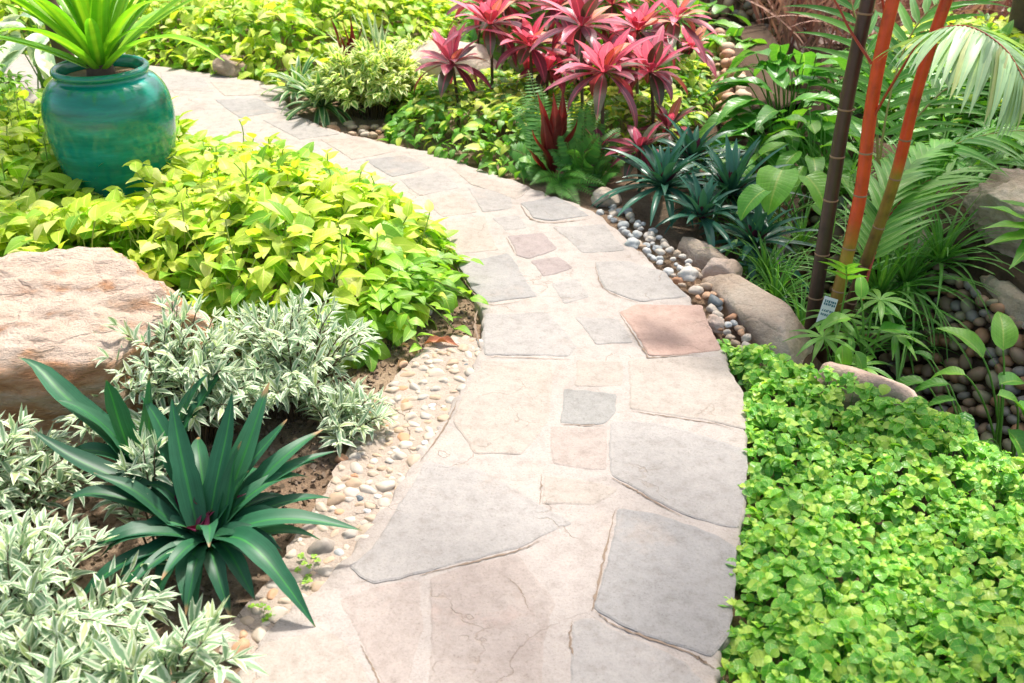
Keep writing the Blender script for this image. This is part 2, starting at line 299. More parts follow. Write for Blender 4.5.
def stonemat(name, a, b, c=None, grain=1.0, stain=(.44, .355, .285)):
    a, b = tuple(v * .80 for v in a), tuple(v * .80 for v in b); stain = tuple(v * .9 for v in stain); c = tuple(v * .9 for v in c) if c else None
    m, n, l, pb = newmat(name); tc = n.new("ShaderNodeTexCoord"); v = tc.outputs["Object"]
    oi = n.new("ShaderNodeObjectInfo")
    big = noise_(n, l, v, 5, 7, .62); mid = noise_(n, l, v, 26, 6, .7); fine = noise_(n, l, v, 170, 3, .8)
    col = ramp(n, l, big, [(.3, a), (.68, b)])
    sm = n.new("ShaderNodeMapRange"); l.new(noise_(n, l, v, 3.1, 5, .7), sm.inputs[0]); sm.inputs[1].default_value = .56; sm.inputs[2].default_value = .74
    col = mixc(n, l, math_(n, l, 'MULTIPLY', sm.outputs[0], .55), col, c or stain)
    col = mixc(n, l, .9, col, ramp(n, l, mid, [(.3, (.80, .78, .76)), (.5, (1, 1, 1)), (.72, (1.10, 1.09, 1.07))]), 'MULTIPLY')
    col = mixc(n, l, .8, col, ramp(n, l, fine, [(.3, (.66, .62, .58)), (.4, (.93, .92, .91)), (.5, (1, 1, 1)), (.7, (1.1, 1.1, 1.1))]), 'MULTIPLY')
    # hairline cracks and pits
    vo = n.new("ShaderNodeTexVoronoi"); vo.feature = 'DISTANCE_TO_EDGE'; vo.inputs["Scale"].default_value = 3.3
    wv = n.new("ShaderNodeVectorMath"); wv.operation = 'ADD'; l.new(v, wv.inputs[0])
    nz3 = n.new("ShaderNodeTexNoise"); nz3.inputs["Scale"].default_value = 6; nz3.inputs["Detail"].default_value = 5; l.new(v, nz3.inputs["Vector"])
    sv = n.new("ShaderNodeVectorMath"); sv.operation = 'SCALE'; sv.inputs[3].default_value = .35; l.new(nz3.outputs[1], sv.inputs[0]); l.new(sv.outputs[0], wv.inputs[1]); l.new(wv.outputs[0], vo.inputs["Vector"])
    ck = n.new("ShaderNodeMapRange"); l.new(vo.outputs[0], ck.inputs[0]); ck.inputs[1].default_value = 0; ck.inputs[2].default_value = .012; ck.inputs[3].default_value = 1; ck.inputs[4].default_value = 0
    gate = n.new("ShaderNodeMapRange"); l.new(noise_(n, l, v, 4.4, 2), gate.inputs[0]); gate.inputs[1].default_value = .52; gate.inputs[2].default_value = .6
    cm = math_(n, l, 'MULTIPLY', ck.outputs[0], gate.outputs[0])
    col = mixc(n, l, math_(n, l, 'MULTIPLY', cm, .45), col, (.24, .18, .13))
    l.new(col, pb.inputs["Base Color"]); pb.inputs["Roughness"].default_value = .85; pb.inputs["Specular IOR Level"].default_value = .25
    h = math_(n, l, 'ADD', math_(n, l, 'ADD', math_(n, l, 'MULTIPLY', mid, 1.0), math_(n, l, 'MULTIPLY', fine, .22)), math_(n, l, 'MULTIPLY', big, 1.5))
    h = math_(n, l, 'SUBTRACT', h, math_(n, l, 'MULTIPLY', cm, .5))
    bp = n.new("ShaderNodeBump"); bp.inputs["Strength"].default_value = .55 * grain; bp.inputs["Distance"].default_value = .008; l.new(h, bp.inputs["Height"]); l.new(bp.outputs[0], pb.inputs["Normal"])
    return m
M['mortar'] = stonemat('path_mortar', (.42, .375, .335), (.48, .43, .385))
M['mortar2'] = stonemat('pebble_mortar', (.43, .355, .285), (.50, .42, .345), c=(.38, .28, .20), grain=2.2)
M['slab_grey'] = stonemat('grey_flagstone', (.36, .34, .315), (.42, .395, .365))
M['slab_blue'] = stonemat('blue_grey_flagstone', (.31, .30, .285), (.375, .36, .34))
M['slab_cream'] = stonemat('cream_flagstone', (.405, .355, .305), (.46, .41, .355))
M['slab_red'] = stonemat('red_flagstone', (.43, .29, .235), (.50, .36, .295), c=(.46, .37, .30))
M['slab_pink'] = stonemat('pinkish_flagstone', (.395, .335, .295), (.44, .385, .34), c=(.48, .30, .24))
M['slab_purple'] = stonemat('purplish_flagstone', (.32, .27, .255), (.375, .32, .30), c=(.40, .36, .31))
M['slab_dark'] = stonemat('dark_flagstone', (.29, .285, .265), (.36, .35, .325), c=(.38, .35, .31))
M['dirt_and_shade'] = plain('joint_dirt_shade', (.17, .125, .09), .95, (.28, .21, .15), 60)
M['boulder'] = rockmat('cream_brown_boulder', [(.34, (.46, .20, .09)), (.46, (.64, .34, .18)), (.58, (.70, .50, .35)), (.70, (.56, .30, .17))], 4.5, 3.0, 1.3, up_cols=((.52, .37, .27), (.66, .56, .46)))
M['rock_tan'] = rockmat('tan_rock', [(.3, (.26, .19, .13)), (.5, (.46, .36, .27)), (.7, (.56, .48, .38))], 4, 1.5, .8)
M['rock_pale'] = rockmat('pale_rock', [(.3, (.38, .30, .23)), (.5, (.54, .46, .37)), (.7, (.62, .56, .48))], 4, 1.5, .7)
M['rock_pink'] = rockmat('pinkish_rock', [(.3, (.38, .26, .19)), (.5, (.54, .41, .32)), (.7, (.62, .53, .45))], 3, 1.5, .8)
M['peb_tan'] = rockmat('tan_pebble', [(.22, (.42, .31, .21)), (.42, (.48, .39, .29)), (.6, (.53, .46, .37)), (.8, (.42, .38, .32))], 12, 1, .15, .6, .75)
M['peb_grey'] = rockmat('grey_pebble', [(.2, (.38, .40, .39)), (.45, (.50, .52, .50)), (.65, (.60, .60, .56)), (.85, (.54, .47, .38))], 12, 1, .12, .5, .75)
M['peb_orange'] = rockmat('orange_pebble', [(.2, (.46, .25, .14)), (.5, (.52, .32, .19)), (.8, (.50, .38, .27))], 12, 1, .2, .6, .7)
M['peb_taupe'] = rockmat('taupe_pebble', [(.2, (.28, .24, .20)), (.8, (.38, .34, .29))], 9, 1, .1, .5, .3)
M['peb_dark'] = rockmat('dark_pebble', [(.2, (.10, .13, .15)), (.8, (.17, .19, .19))], 12, 1, .1, .45, .5)
# ------------------------------------------------------------------ object helpers
def tag(o, label=None, cat=None, group=None, kind=None):
    for k, v in (('label', label), ('category', cat), ('group', group), ('kind', kind)):
        if v: o[k] = v
    return o
def empty(name, loc, label, cat, group=None):
    o = bpy.data.objects.new(name, None); C.objects.link(o); o.location = loc; o.empty_display_size = .1
    return tag(o, label, cat, group)

# ------------------------------------------------------------------ path edges
Rp = [(715,760),(722,683),(728,620),(742,530),(749,440),(735,375),(712,330),(685,292),(645,255),(600,215),(545,192),(490,172),(430,152),(375,140),(318,124),(288,106),(284,88),(245,78),(160,66),(80,58),(-20,50),(-150,42)]
Lp = [(200,760),(228,683),(275,620),(345,555),(405,470),(440,420),(465,378),(480,340),(478,300),(462,268),(435,238),(400,214),(350,192),(290,178),(235,165),(190,152),(150,142),(110,134),(60,127),(0,120),(-70,114),(-200,105)]
ZP = .03
Rw = [(.36, -1.5), (.40, .3)] + [G(*p, ZP)[:2] for p in Rp] + [(-6.5, 7.3)]
Lw = [(-.62, -1.5), (-.56, .3)] + [G(*p, ZP)[:2] for p in Lp] + [(-6.3, 6.3)]
NP = 420
RE = cat(Rw, NP); LE = cat(Lw, NP)
for E, sd_ in ((RE, 1), (LE, -1)):
    d = np.gradient(E, axis=0); d /= np.linalg.norm(d, axis=1)[:, None]; nrm = np.stack([d[:, 1], -d[:, 0]], 1) * sd_
    s = np.arange(NP) * .055
    E += nrm * (.008 * np.sin(s * 9) * np.sin(s * 3.7 + 1) + .004 * np.sin(s * 23) + .0022 * rng.standard_normal(NP))[:, None]
near = RE[:, 1] < 3.6
xr_y, xr_x = RE[:, 1][RE[:, 1] < 3.5], RE[:, 0][RE[:, 1] < 3.5]
# ------------------------------------------------------------------ ground
CH = [(5, 0.9), (2.6, 1.55), (1.62, 2.25), (1.36, 2.9), (1.26, 3.6), (1.36, 4.5), (1.5, 5.6), (1.58, 7), (1.5, 9.5)]
CHc = cat(CH, 60)
WALLPOLY = [(1.26, 4.3), (1.26, 3.6), (1.36, 2.9), (1.62, 2.25), (2.5, 1.6), (2.65, 2.03), (2.25, 2.38), (1.92, 2.83), (1.79, 3.25), (1.64, 3.78), (1.43, 4.38)]
def gz(X, Y, fine=True):
    X = np.asarray(X, float); Y = np.asarray(Y, float)
    d = seg_dist(X, Y, CHc, False)
    z = -.50 * sstep(1 - (d - .15) / .26)
    xr = np.interp(Y, xr_y, xr_x)
    z += -.055 * sstep((X - xr + .02) / .1) * (Y < 3.9) * (X < xr + 1.2)
    z += .06 * sstep((X - 2.2) / .6)
    z = np.where(inside(X, Y, WALLPOLY), -.52, z)
    if fine: z += .008 * bumps(X, Y, 1.4)
    dp = np.minimum(1, seg_dist(X, Y, np.concatenate([RE[::4], LE[::-4]]), True) / .15) if fine else 1
    return z
def gz1(x, y): return float(gz(np.array([x]), np.array([y]), False)[0])
def axis_(a, b, st, far):
    o = [-60, -40, -25, -15, -9] if a < 0 else []
    core = list(np.arange(a, b + 1e-6, st))
    lo = [v for v in (-80, -50, -30, -18, -11, -7.5, -5.2) if v < a - .3]; hi = [v for v in (5.2, 7.5, 11, 18, 30, 50, 90) if v > b + .3]
    return np.array(lo + core + hi)
ax, ay = axis_(-3.6, 3.4, .035, 0), axis_(.2, 8.4, .04, 0)
X, Y = np.meshgrid(ax, ay, indexing='xy'); Z = gz(X, Y)
inp = inside(X, Y, np.concatenate([RE[::3], LE[::-3]])); Z = np.where(inp, np.minimum(Z, -.02), Z)
nx, ny = len(ax), len(ay); g = MB(); idx = np.arange(nx * ny).reshape(ny, nx)
F = np.stack([idx[:-1, :-1], idx[:-1, 1:], idx[1:, 1:], idx[1:, :-1]], -1).reshape(-1, 4)
g.raw(np.stack([X, Y, Z], -1).reshape(-1, 3), F); tag(g.build('ground', M['soil']), kind='structure')
# water at the channel bottom
g = MB(); d = np.gradient(CHc, axis=0); d /= np.linalg.norm(d, axis=1)[:, None]; nn = np.stack([-d[:, 1], d[:, 0]], 1)
V = []; 
for i in range(60):
    for u in (-.22, 0, .22): V.append((CHc[i][0] + nn[i][0] * u, CHc[i][1] + nn[i][1] * u, -.462))
g.raw(V, [(i * 3 + j, i * 3 + j + 1, i * 3 + j + 4, i * 3 + j + 3) for i in range(59) for j in range(2)])
wm, n_, l_, pb_ = newmat('dark_water'); pb_.inputs["Base Color"].default_value = (.03, .026, .018, 1); pb_.inputs["Roughness"].default_value = .08
bp_ = n_.new("ShaderNodeBump"); bp_.inputs["Strength"].default_value = .12; l_.new(noise_(n_, l_, n_.new("ShaderNodeTexCoord").outputs["Object"], 9, 2), bp_.inputs["Height"]); l_.new(bp_.outputs[0], pb_.inputs["Normal"])
tag(g.build('stream_water', wm), kind='structure')
# ------------------------------------------------------------------ path
g = MB(); K = 14; V = []
for i in range(NP):
    V.append((RE[i][0], RE[i][1], -.14)); V.append((*(RE[i] + (LE[i] - RE[i]) * .002), ZP - .010))
    for j in range(K + 1):
        t = .012 + j / K * .976; p = RE[i] * (1 - t) + LE[i] * t; V.append((p[0], p[1], ZP + .0012 * math.sin(i * .31 + j) * math.sin(j * 2.1 + i * .11)))
    V.append((*(LE[i] + (RE[i] - LE[i]) * .002), ZP - .010)); V.append((LE[i][0], LE[i][1], -.14))
W = K + 5
g.raw(V, [(i * W + j, i * W + j + 1, (i + 1) * W + j + 1, (i + 1) * W + j) for i in range(NP - 1) for j in range(W - 1)])
path = tag(g.build('path', M['mortar']), kind='structure')
# pebble-set mortar strip along the left edge
strip_px = [(484,343),(490,362),(462,402),(440,442),(412,486),(362,552),(310,610),(270,648),(232,660),(222,640),(262,590),(292,545),(322,500),(345,455),(372,412),(398,376),(425,352),(455,338)]
strip = [G(*p, .012) for p in strip_px]
sp2 = cat([p[:2] for p in strip] + [strip[0][:2]], 120)[:-1]
bm = bmesh.new(); vs_ = [bm.verts.new((p[0] + random.gauss(0, .004), p[1] + random.gauss(0, .004), .022)) for p in sp2]; f = bm.faces.new(vs_)
ex = bmesh.ops.extrude_face_region(bm, geom=[f]); 
for v in [e for e in ex['geom'] if isinstance(e, bmesh.types.BMVert)]: v.co.z = -.06
bm.normal_update(); bmesh.ops.recalc_face_normals(bm, faces=bm.faces[:]); bmesh.ops.triangulate(bm, faces=bm.faces[:])
me = bpy.data.meshes.new('pebble_mortar_edge'); bm.to_mesh(me); me.materials.append(M['mortar2']); o = bpy.data.objects.new('pebble_mortar_edge', me); C.objects.link(o); o.parent = path
# flagstones
def flagstone(poly, mat, label, tilt=1.0, world=False, nm='flagstone'):
    P = np.array([(p if world else G(*p, ZP)[:2]) for p in poly], float)
    c = P.mean(0); area = 0
    for i in range(len(P)): a, b = P[i], P[(i + 1) % len(P)]; area += a[0] * b[1] - a[1] * b[0]
    if area < 0: P = P[::-1]
    ring = []
    for i in range(len(P)):
        a, b = P[i], P[(i + 1) % len(P)]; L = np.linalg.norm(b - a); k = max(2, int(L / .012)); pr = P[i - 1]; nx_ = P[(i + 2) % len(P)]
        nrm = np.array((b[1] - a[1], a[0] - b[0])) / (L + 1e-9); ph = random.uniform(0, 6)
        for j in range(k):
            t = j / k; q = a + (b - a) * t; amp = min(.007, L * .05)
            q = q + nrm * (amp * .8 * math.sin(t * math.pi) * math.sin(ph) + .0018 * math.sin(t * L * 120 + ph) + random.gauss(0, .0012)); ring.append(q)
    ring = np.array(ring); ring = (ring + .5 * np.roll(ring, 1, 0) + .5 * np.roll(ring, -1, 0)) / 2
    # round the corners
    n = len(ring)
    def zat(q): return tilt * .0011 * (1 - (q[1] - c[1]) / .25) + .0012 - tilt * .0006 * (q[0] - c[0]) / .25
    tn = np.roll(ring, -1, 0) - np.roll(ring, 1, 0); tn /= np.linalg.norm(tn, axis=1)[:, None] + 1e-9; inn = np.stack([-tn[:, 1], tn[:, 0]], 1)
    bm = bmesh.new()
    r0 = [bm.verts.new((q[0], q[1], ZP - .02)) for q in ring]
    r1 = [bm.verts.new((q[0], q[1], ZP + max(.0006, zat(q) - .0022 + random.gauss(0, .0004)))) for q in ring]
    r2 = [bm.verts.new((q[0], q[1], ZP + max(.0012, zat(q)))) for q in ring + inn * .005]
    for A, B in ((r0, r1), (r1, r2)):
        for i in range(n): bm.faces.new((A[i], A[(i + 1) % n], B[(i + 1) % n], B[i]))
    bm.faces.new(r2); bmesh.ops.triangulate(bm, faces=[f for f in bm.faces if len(f.verts) > 4])
    me = bpy.data.meshes.new(nm); bm.to_mesh(me); me.materials.append(M[mat]); o = bpy.data.objects.new(nm, me); C.objects.link(o); o.parent = path
    if label: o['label'] = label
    return o, ring
slabs = [
 ([(619,312),(636,304),(702,305),(722,350),(700,353),(649,356)], 'slab_red', 'reddish flagstone near the right rock edge', 1.2),
 ([(628,360),(719,357),(744,393),(747,430),(709,421),(659,414),(629,409)], 'slab_cream', 'cream flagstone below the reddish one', .8),
 ([(611,422),(655,423),(745,449),(746,480),(738,529),(719,526),(682,514),(649,497),(611,476)], 'slab_grey', 'big pale grey flagstone at the right edge', 1.),
 ([(618,508),(652,513),(719,536),(736,548),(729,636),(712,658),(686,649),(619,625),(593,609)], 'slab_blue', 'large blue grey square flagstone near the bottom', 1.3),
 ([(572,621),(593,618),(636,639),(686,662),(710,688),(690,760),(562,750)], 'slab_grey', None, 1.),
 ([(563,389),(617,394),(616,413),(606,424),(559,423)], 'slab_dark', 'small dark grey flagstone in the middle', .4),
 ([(551,426),(607,427),(606,471),(553,464)], 'slab_pink', 'small streaked pinkish flagstone', .5),
 ([(543,475),(576,479),(619,489),(594,506),(541,505)], 'slab_cream', None, .8),
 ([(425,460),(480,470),(533,500),(574,523),(520,548),(470,561),(420,574),(372,584),(348,566),(372,548),(396,508)], 'slab_grey', 'long pointed grey flagstone at the left edge', 1.1),
 ([(485,314),(546,312),(576,346),(569,357),(484,355)], 'slab_grey', None, 1.),
 ([(484,360),(552,361),(549,419),(521,455),(474,454),(452,422),(468,385)], 'slab_cream', None, .5),
 ([(574,317),(619,319),(633,343),(596,345)], 'slab_grey', None, .3),
 ([(576,360),(622,361),(622,386),(574,386)], 'slab_cream', None, .2),
 ([(430,578),(518,554),(556,602),(545,640),(530,750),(418,750),(432,630)], 'slab_pink', 'pale pinkish flagstone at the bottom of the frame', .5),
 ([(242,672),(262,644),(330,630),(354,652),(372,690),(366,760),(215,760)], 'slab_cream', 'sandy corner flagstone beside the silver shrub', 1.),
 ([(338,600),(365,590),(420,580),(424,625),(408,700),(384,700),(362,645)], 'slab_pink', None, .2),
 ([(458,264),(508,253),(517,265),(538,297),(488,303),(472,289)], 'slab_blue', 'bluish grey flagstone by the lime bed', 1.),
 ([(507,236),(543,233),(558,249),(529,259),(517,256)], 'slab_purple', 'small purplish flagstone', .8),
 ([(530,261),(558,257),(573,268),(543,277)], 'slab_purple', None, .5),
 ([(551,283),(576,278),(590,297),(564,304)], 'slab_grey', None, .5),
 ([(595,262),(628,261),(664,271),(689,297),(640,302),(605,289)], 'slab_grey', None, 1.),
 ([(520,203),(555,196),(590,216),(554,221),(533,218)], 'slab_blue', 'grey flagstone under the fern', 1.6),
 ([(491,218),(517,215),(527,228),(505,231)], 'slab_grey', None, .5),
 ([(552,227),(605,224),(626,250),(582,253)], 'slab_grey', None, .6),
 ([(444,222),(485,216),(499,250),(456,255)], 'slab_cream', None, .6),
 ([(467,187),(508,191),(512,208),(483,212)], 'slab_grey', None, .7),
 ([(425,200),(460,192),(478,212),(442,217)], 'slab_cream', None, .6),
 ([(400,180),(440,172),(460,188),(420,196)], 'slab_grey', None, .7),
 ([(448,166),(484,176),(528,190),(516,200),(470,184)], 'slab_cream', None, .7),
 ([(365,160),(405,155),(432,168),(392,177)], 'slab_blue', None, .7),
 ([(320,140),(360,138),(392,152),(352,160)], 'slab_cream', None, .7),
 ([(262,120),(300,122),(340,134),(300,140)], 'slab_grey', None, .7),
 ([(215,100),(258,98),(278,112),(240,118)], 'slab_blue', None, .7),
 ([(210,82),(250,84),(272,94),(225,96)], 'slab_cream', None, .7),
 ([(160,72),(204,78),(214,92),(165,90)], 'slab_grey', None, .7),
]
rings = []
for i, (p, m_, lb, t_) in enumerate(slabs):
    rings.append(flagstone(p, m_, lb, t_)[1])
# far stretch running off to the left
for k in range(6):
    x = -2.9 - k * .55; yc = 5.75 + k * .12
    flagstone([(x, yc - .2), (x + .42, yc - .22), (x + .44, yc + .18), (x + .03, yc + .2)], random.choice(['slab_grey', 'slab_cream']), None, .7, True)
# joint grime strips, their dark colour also standing in for slab-edge shadow
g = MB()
def dirt_shade(pxs, wd):
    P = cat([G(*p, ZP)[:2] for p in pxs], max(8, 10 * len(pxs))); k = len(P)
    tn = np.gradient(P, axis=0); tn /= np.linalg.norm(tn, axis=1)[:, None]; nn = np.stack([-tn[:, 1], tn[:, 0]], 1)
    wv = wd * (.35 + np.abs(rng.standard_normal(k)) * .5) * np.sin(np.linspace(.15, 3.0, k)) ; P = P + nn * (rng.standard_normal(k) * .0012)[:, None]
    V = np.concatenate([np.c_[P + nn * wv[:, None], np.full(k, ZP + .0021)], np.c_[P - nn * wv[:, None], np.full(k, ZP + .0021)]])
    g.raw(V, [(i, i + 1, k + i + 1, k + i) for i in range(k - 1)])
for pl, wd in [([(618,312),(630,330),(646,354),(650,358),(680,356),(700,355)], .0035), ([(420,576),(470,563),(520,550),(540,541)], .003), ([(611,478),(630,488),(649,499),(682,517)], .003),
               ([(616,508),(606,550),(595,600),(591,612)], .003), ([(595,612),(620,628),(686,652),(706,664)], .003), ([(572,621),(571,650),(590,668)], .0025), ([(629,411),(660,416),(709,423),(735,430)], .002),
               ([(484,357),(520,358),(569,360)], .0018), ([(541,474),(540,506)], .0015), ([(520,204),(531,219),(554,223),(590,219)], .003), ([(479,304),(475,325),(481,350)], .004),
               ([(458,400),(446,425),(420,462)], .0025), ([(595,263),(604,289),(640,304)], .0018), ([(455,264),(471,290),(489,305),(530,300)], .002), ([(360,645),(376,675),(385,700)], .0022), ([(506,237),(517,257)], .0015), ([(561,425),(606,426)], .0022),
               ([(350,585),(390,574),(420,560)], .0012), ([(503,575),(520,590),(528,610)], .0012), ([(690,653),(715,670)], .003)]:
    dirt_shade(pl, wd)
o = g.build('joint_dirt_shade', M['dirt_and_shade'], None); o.parent = path; o.location = (0, 0, 0); o['kind'] = 'stuff'

# ------------------------------------------------------------------ rocks
def rock_mesh(name, size, seed, mat, sub=4, planes=7, rough=.22, cut=(.62, .9), flat=None, fine=.02):
    rnd = random.Random(seed); bm = bmesh.new(); bmesh.ops.create_icosphere(bm, subdivisions=sub, radius=1)
    off = Vector((seed * 3.1, seed * 1.7, seed * .9)); pl = []
    for _ in range(planes):
        v = Vector((rnd.gauss(0, 1), rnd.gauss(0, 1), rnd.gauss(0, .7))).normalized(); pl.append((v, rnd.uniform(*cut)))
    if flat: pl.append((Vector(flat[:3]).normalized(), flat[3]))
    for v in bm.verts:
        p = v.co.copy(); r = 1 + rough * mnoise.noise(p * 1.3 + off) + rough * .5 * mnoise.noise(p * 2.9 + off); q = p * r
        for nn, h in pl:
            dd = q.dot(nn)
            if dd > h: q -= nn * (dd - h) * .88
        q += p * (fine * mnoise.noise(p * 7 + off) + fine * .7 * mnoise.noise(p * 17 + off)); v.co = Vector((q.x * size[0], q.y * size[1], q.z * size[2]))
    me = bpy.data.meshes.new(name); bm.to_mesh(me); me.materials.append(M[mat])
    for f in me.polygons: f.use_smooth = True
    return me
def rock(name, label, loc, size, seed, mat, rz=0, group=None, catg='rock', **k):
    o = bpy.data.objects.new(name, rock_mesh(name, size, seed, mat, **k)); C.objects.link(o); o.location = loc; o.rotation_euler = (0, 0, rz); return tag(o, label, catg, group)
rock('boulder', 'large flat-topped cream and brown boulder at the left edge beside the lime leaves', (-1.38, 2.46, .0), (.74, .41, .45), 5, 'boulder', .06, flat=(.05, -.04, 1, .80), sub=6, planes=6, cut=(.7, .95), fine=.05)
rock('rock', 'small round pinkish stone on the far side of the path', G(231, 70, .05), (.10, .085, .10), 8, 'rock_tan')
rock('rock', 'long sloping tan rock along the right edge of the path below the palm', (.845, 2.95, -.06), (.13, .33, .14), 12, 'rock_tan', .32, flat=(-.1, .1, 1, .75))
rock('rock', 'mossy tan rock wedged behind the grey pebbles', G(704, 262, -.05), (.07, .16, .08), 15, 'rock_tan', .6)
rock('rock', 'brown rock behind the mossy rock under the bluish rosettes', G(722, 276, -.05), (.08, .07, .07), 16, 'rock_pink', .3)
rock('rock', 'low cream stone poking from the mint beside the stream', G(862, 400, .0), (.16, .10, .12), 18, 'rock_pink', -.5)
rock('rock', 'rounded cream rock at the head of the grey pebble drift', G(606, 200, .02), (.07, .05, .05), 19, 'rock_pale', .2)
rock('boulder', 'pale cream boulder behind the first red cordyline', (-.42, 5.55, .08), (.36, .22, .26), 21, 'rock_pale', .1, flat=(0, -.2, 1, .8))
rock('boulder', 'pinkish boulder above the pebble wall at the right edge', (2.08, 3.55, .06), (.34, .34, .20), 24, 'rock_pink', .4, flat=(-.3, -.2, 1, .8), sub=6, fine=.05)
rock('boulder', 'pale slab rock behind the palm fronds at the right edge', (2.5, 4.5, .0), (.36, .26, .16), 27, 'rock_pink', -.2, flat=(0, -.2, 1, .8))
rock('rock', 'long capping stone on top of the pebble wall', (1.84, 3.08, -.07), (.08, .30, .045), 29, 'rock_tan', .12)
rock('rock', 'short capping stone at the far end of the pebble wall', (1.69, 3.62, -.05), (.08, .16, .045), 30, 'rock_tan', .45)
rock('rock', 'orange brown stone in the soil beside the reddish flagstone', G(716, 325, .0), (.035, .045, .03), 33, 'rock_pink', .2)
rock('rock', 'flat dark stone among the far red plants', (1.05, 7.5, .05), (.3, .25, .15), 35, 'rock_pink', .2)
rock('boulder', 'grey boulder behind broad leaves at the far end of the stream', (1.9, 8.0, .1), (.5, .3, .3), 36, 'rock_pink', .2)
# pebbles
PM = {}
for key, mat in (('tan', 'peb_tan'), ('grey', 'peb_grey'), ('orange', 'peb_orange'), ('dark', 'peb_dark'), ('taupe', 'peb_taupe')):
    PM[key] = [rock_mesh('pebble', (1, random.uniform(.6, .85), random.uniform(.5, .7)), 50 + i * 7, mat, sub=3, planes=5, rough=.28, cut=(.66, .95), fine=.02) for i in range(4)]
placed = []
def pebble(x, y, z, s, key, label, group, force=False):
    if not force and any((x - a) ** 2 + (y - b) ** 2 < ((s + c) * .66) ** 2 for a, b, c in placed): return None
    placed.append((x, y, s)); o = bpy.data.objects.new('pebble', random.choice(PM[key])); C.objects.link(o)
    o.location = (x, y, z); o.scale = (s, s, s); o.rotation_euler = (random.gauss(0, .15), random.gauss(0, .15), random.uniform(0, 6.28)); return tag(o, label, 'pebble', group)
GL, GR = 'pebbles set in the mortar along the left path edge', 'loose pebbles along the right path edge'
for px, py, s, key, lb in [(342,460,.020,'orange','orange pebble in the soil beside the silver shrub tips'), (321,550,.036,'taupe','large smooth grey pebble set by the tip of the long rosette leaf'), (272,596,.020,'orange','peach oval pebble under the drooping rosette leaf'),
        (466,366,.010,'dark','tiny dark blue pebble near the dry curled leaf'), (400,458,.024,'tan','wide cream oval pebble halfway along the mortar edge'), (373,476,.018,'tan','cream cobble beside the grey one in the mortar edge'),
        (360,500,.015,'dark','dark grey pebble sunk in mortar at the path edge'), (403,365,.018,'orange','red brown stone on the soil near the trailing lime vine'), (429,313,.016,'tan','small beige stone beneath the trailing vine tips'),
        (336,502,.030,'tan','broad cream pebble just above the longest leaf'), (402,390,.019,'orange','flat orange stone in the soil at the top of the pebble edge')]:
    p = G(px, py, .016); pebble(p[0], p[1], .018, s, key, lb, GL, True)
sx = np.array([p[0] for p in strip]); sy = np.array([p[1] for p in strip]); cnt = 0
for _ in range(2600):
    x, y = random.uniform(sx.min(), sx.max()), random.uniform(sy.min(), sy.max())
    if inside(np.array([x]), np.array([y]), sp2)[0] and seg_dist(np.array([x]), np.array([y]), sp2)[0] > .012:
        s = random.choice((.012, .015, .018, .022, .027)) * random.uniform(.85, 1.15)
        if pebble(x, y, .020 - s * .12, s, random.choices(('tan', 'orange', 'grey'), (12, .8, .5))[0], 'one of the small cream pebbles half sunk in the mortar along the left path edge', GL): cnt += 1
    if cnt > 195: break
rs = cat([G(*p, .01)[:2] for p in [(594,210),(612,222),(632,240),(655,262),(682,285),(702,305),(722,335),(738,362)]], 40)
cnt = 0
for _ in range(900):
    t = random.random(); i = int(t * 39); o_ = random.uniform(.0, .14 if t < .55 else .09); q = rs[i] + np.array((.8, .45)) * o_
    s = random.uniform(.012, .026); key = 'grey' if t < .5 and random.random() < .8 else random.choice(('tan', 'tan', 'orange', 'grey'))
    lb = 'one of the smooth grey pebbles drifted beside the path' if key == 'grey' else 'one of the tan and orange stones in the gap right of the path'
    if pebble(q[0], q[1], .0 + s * .1 + random.uniform(0, .008), s, key, lb, GR): cnt += 1
    if cnt > 85: break
p = G(714, 304, .01); pebble(p[0], p[1], .02, .034, 'dark', 'single dark slate blue pebble right of the reddish flagstone', GR, True)
p = G(688, 276, .01); pebble(p[0], p[1], .02, .045, 'grey', 'longest pale grey pebble above the dark one', GR, True)
p = G(632, 248, .01); pebble(p[0], p[1], .03, .036, 'grey', 'bright round grey pebble at the middle of the drift', GR, True)
for k in range(26):
    x, y, z = G(random.uniform(322, 388), random.uniform(124, 138), 0); pebble(x, y, .01, random.uniform(.015, .035), random.choice(('orange', 'orange', 'tan')), 'one of the orange stones at the foot of the cream variegated bush', 'orange stones under the variegated bush')
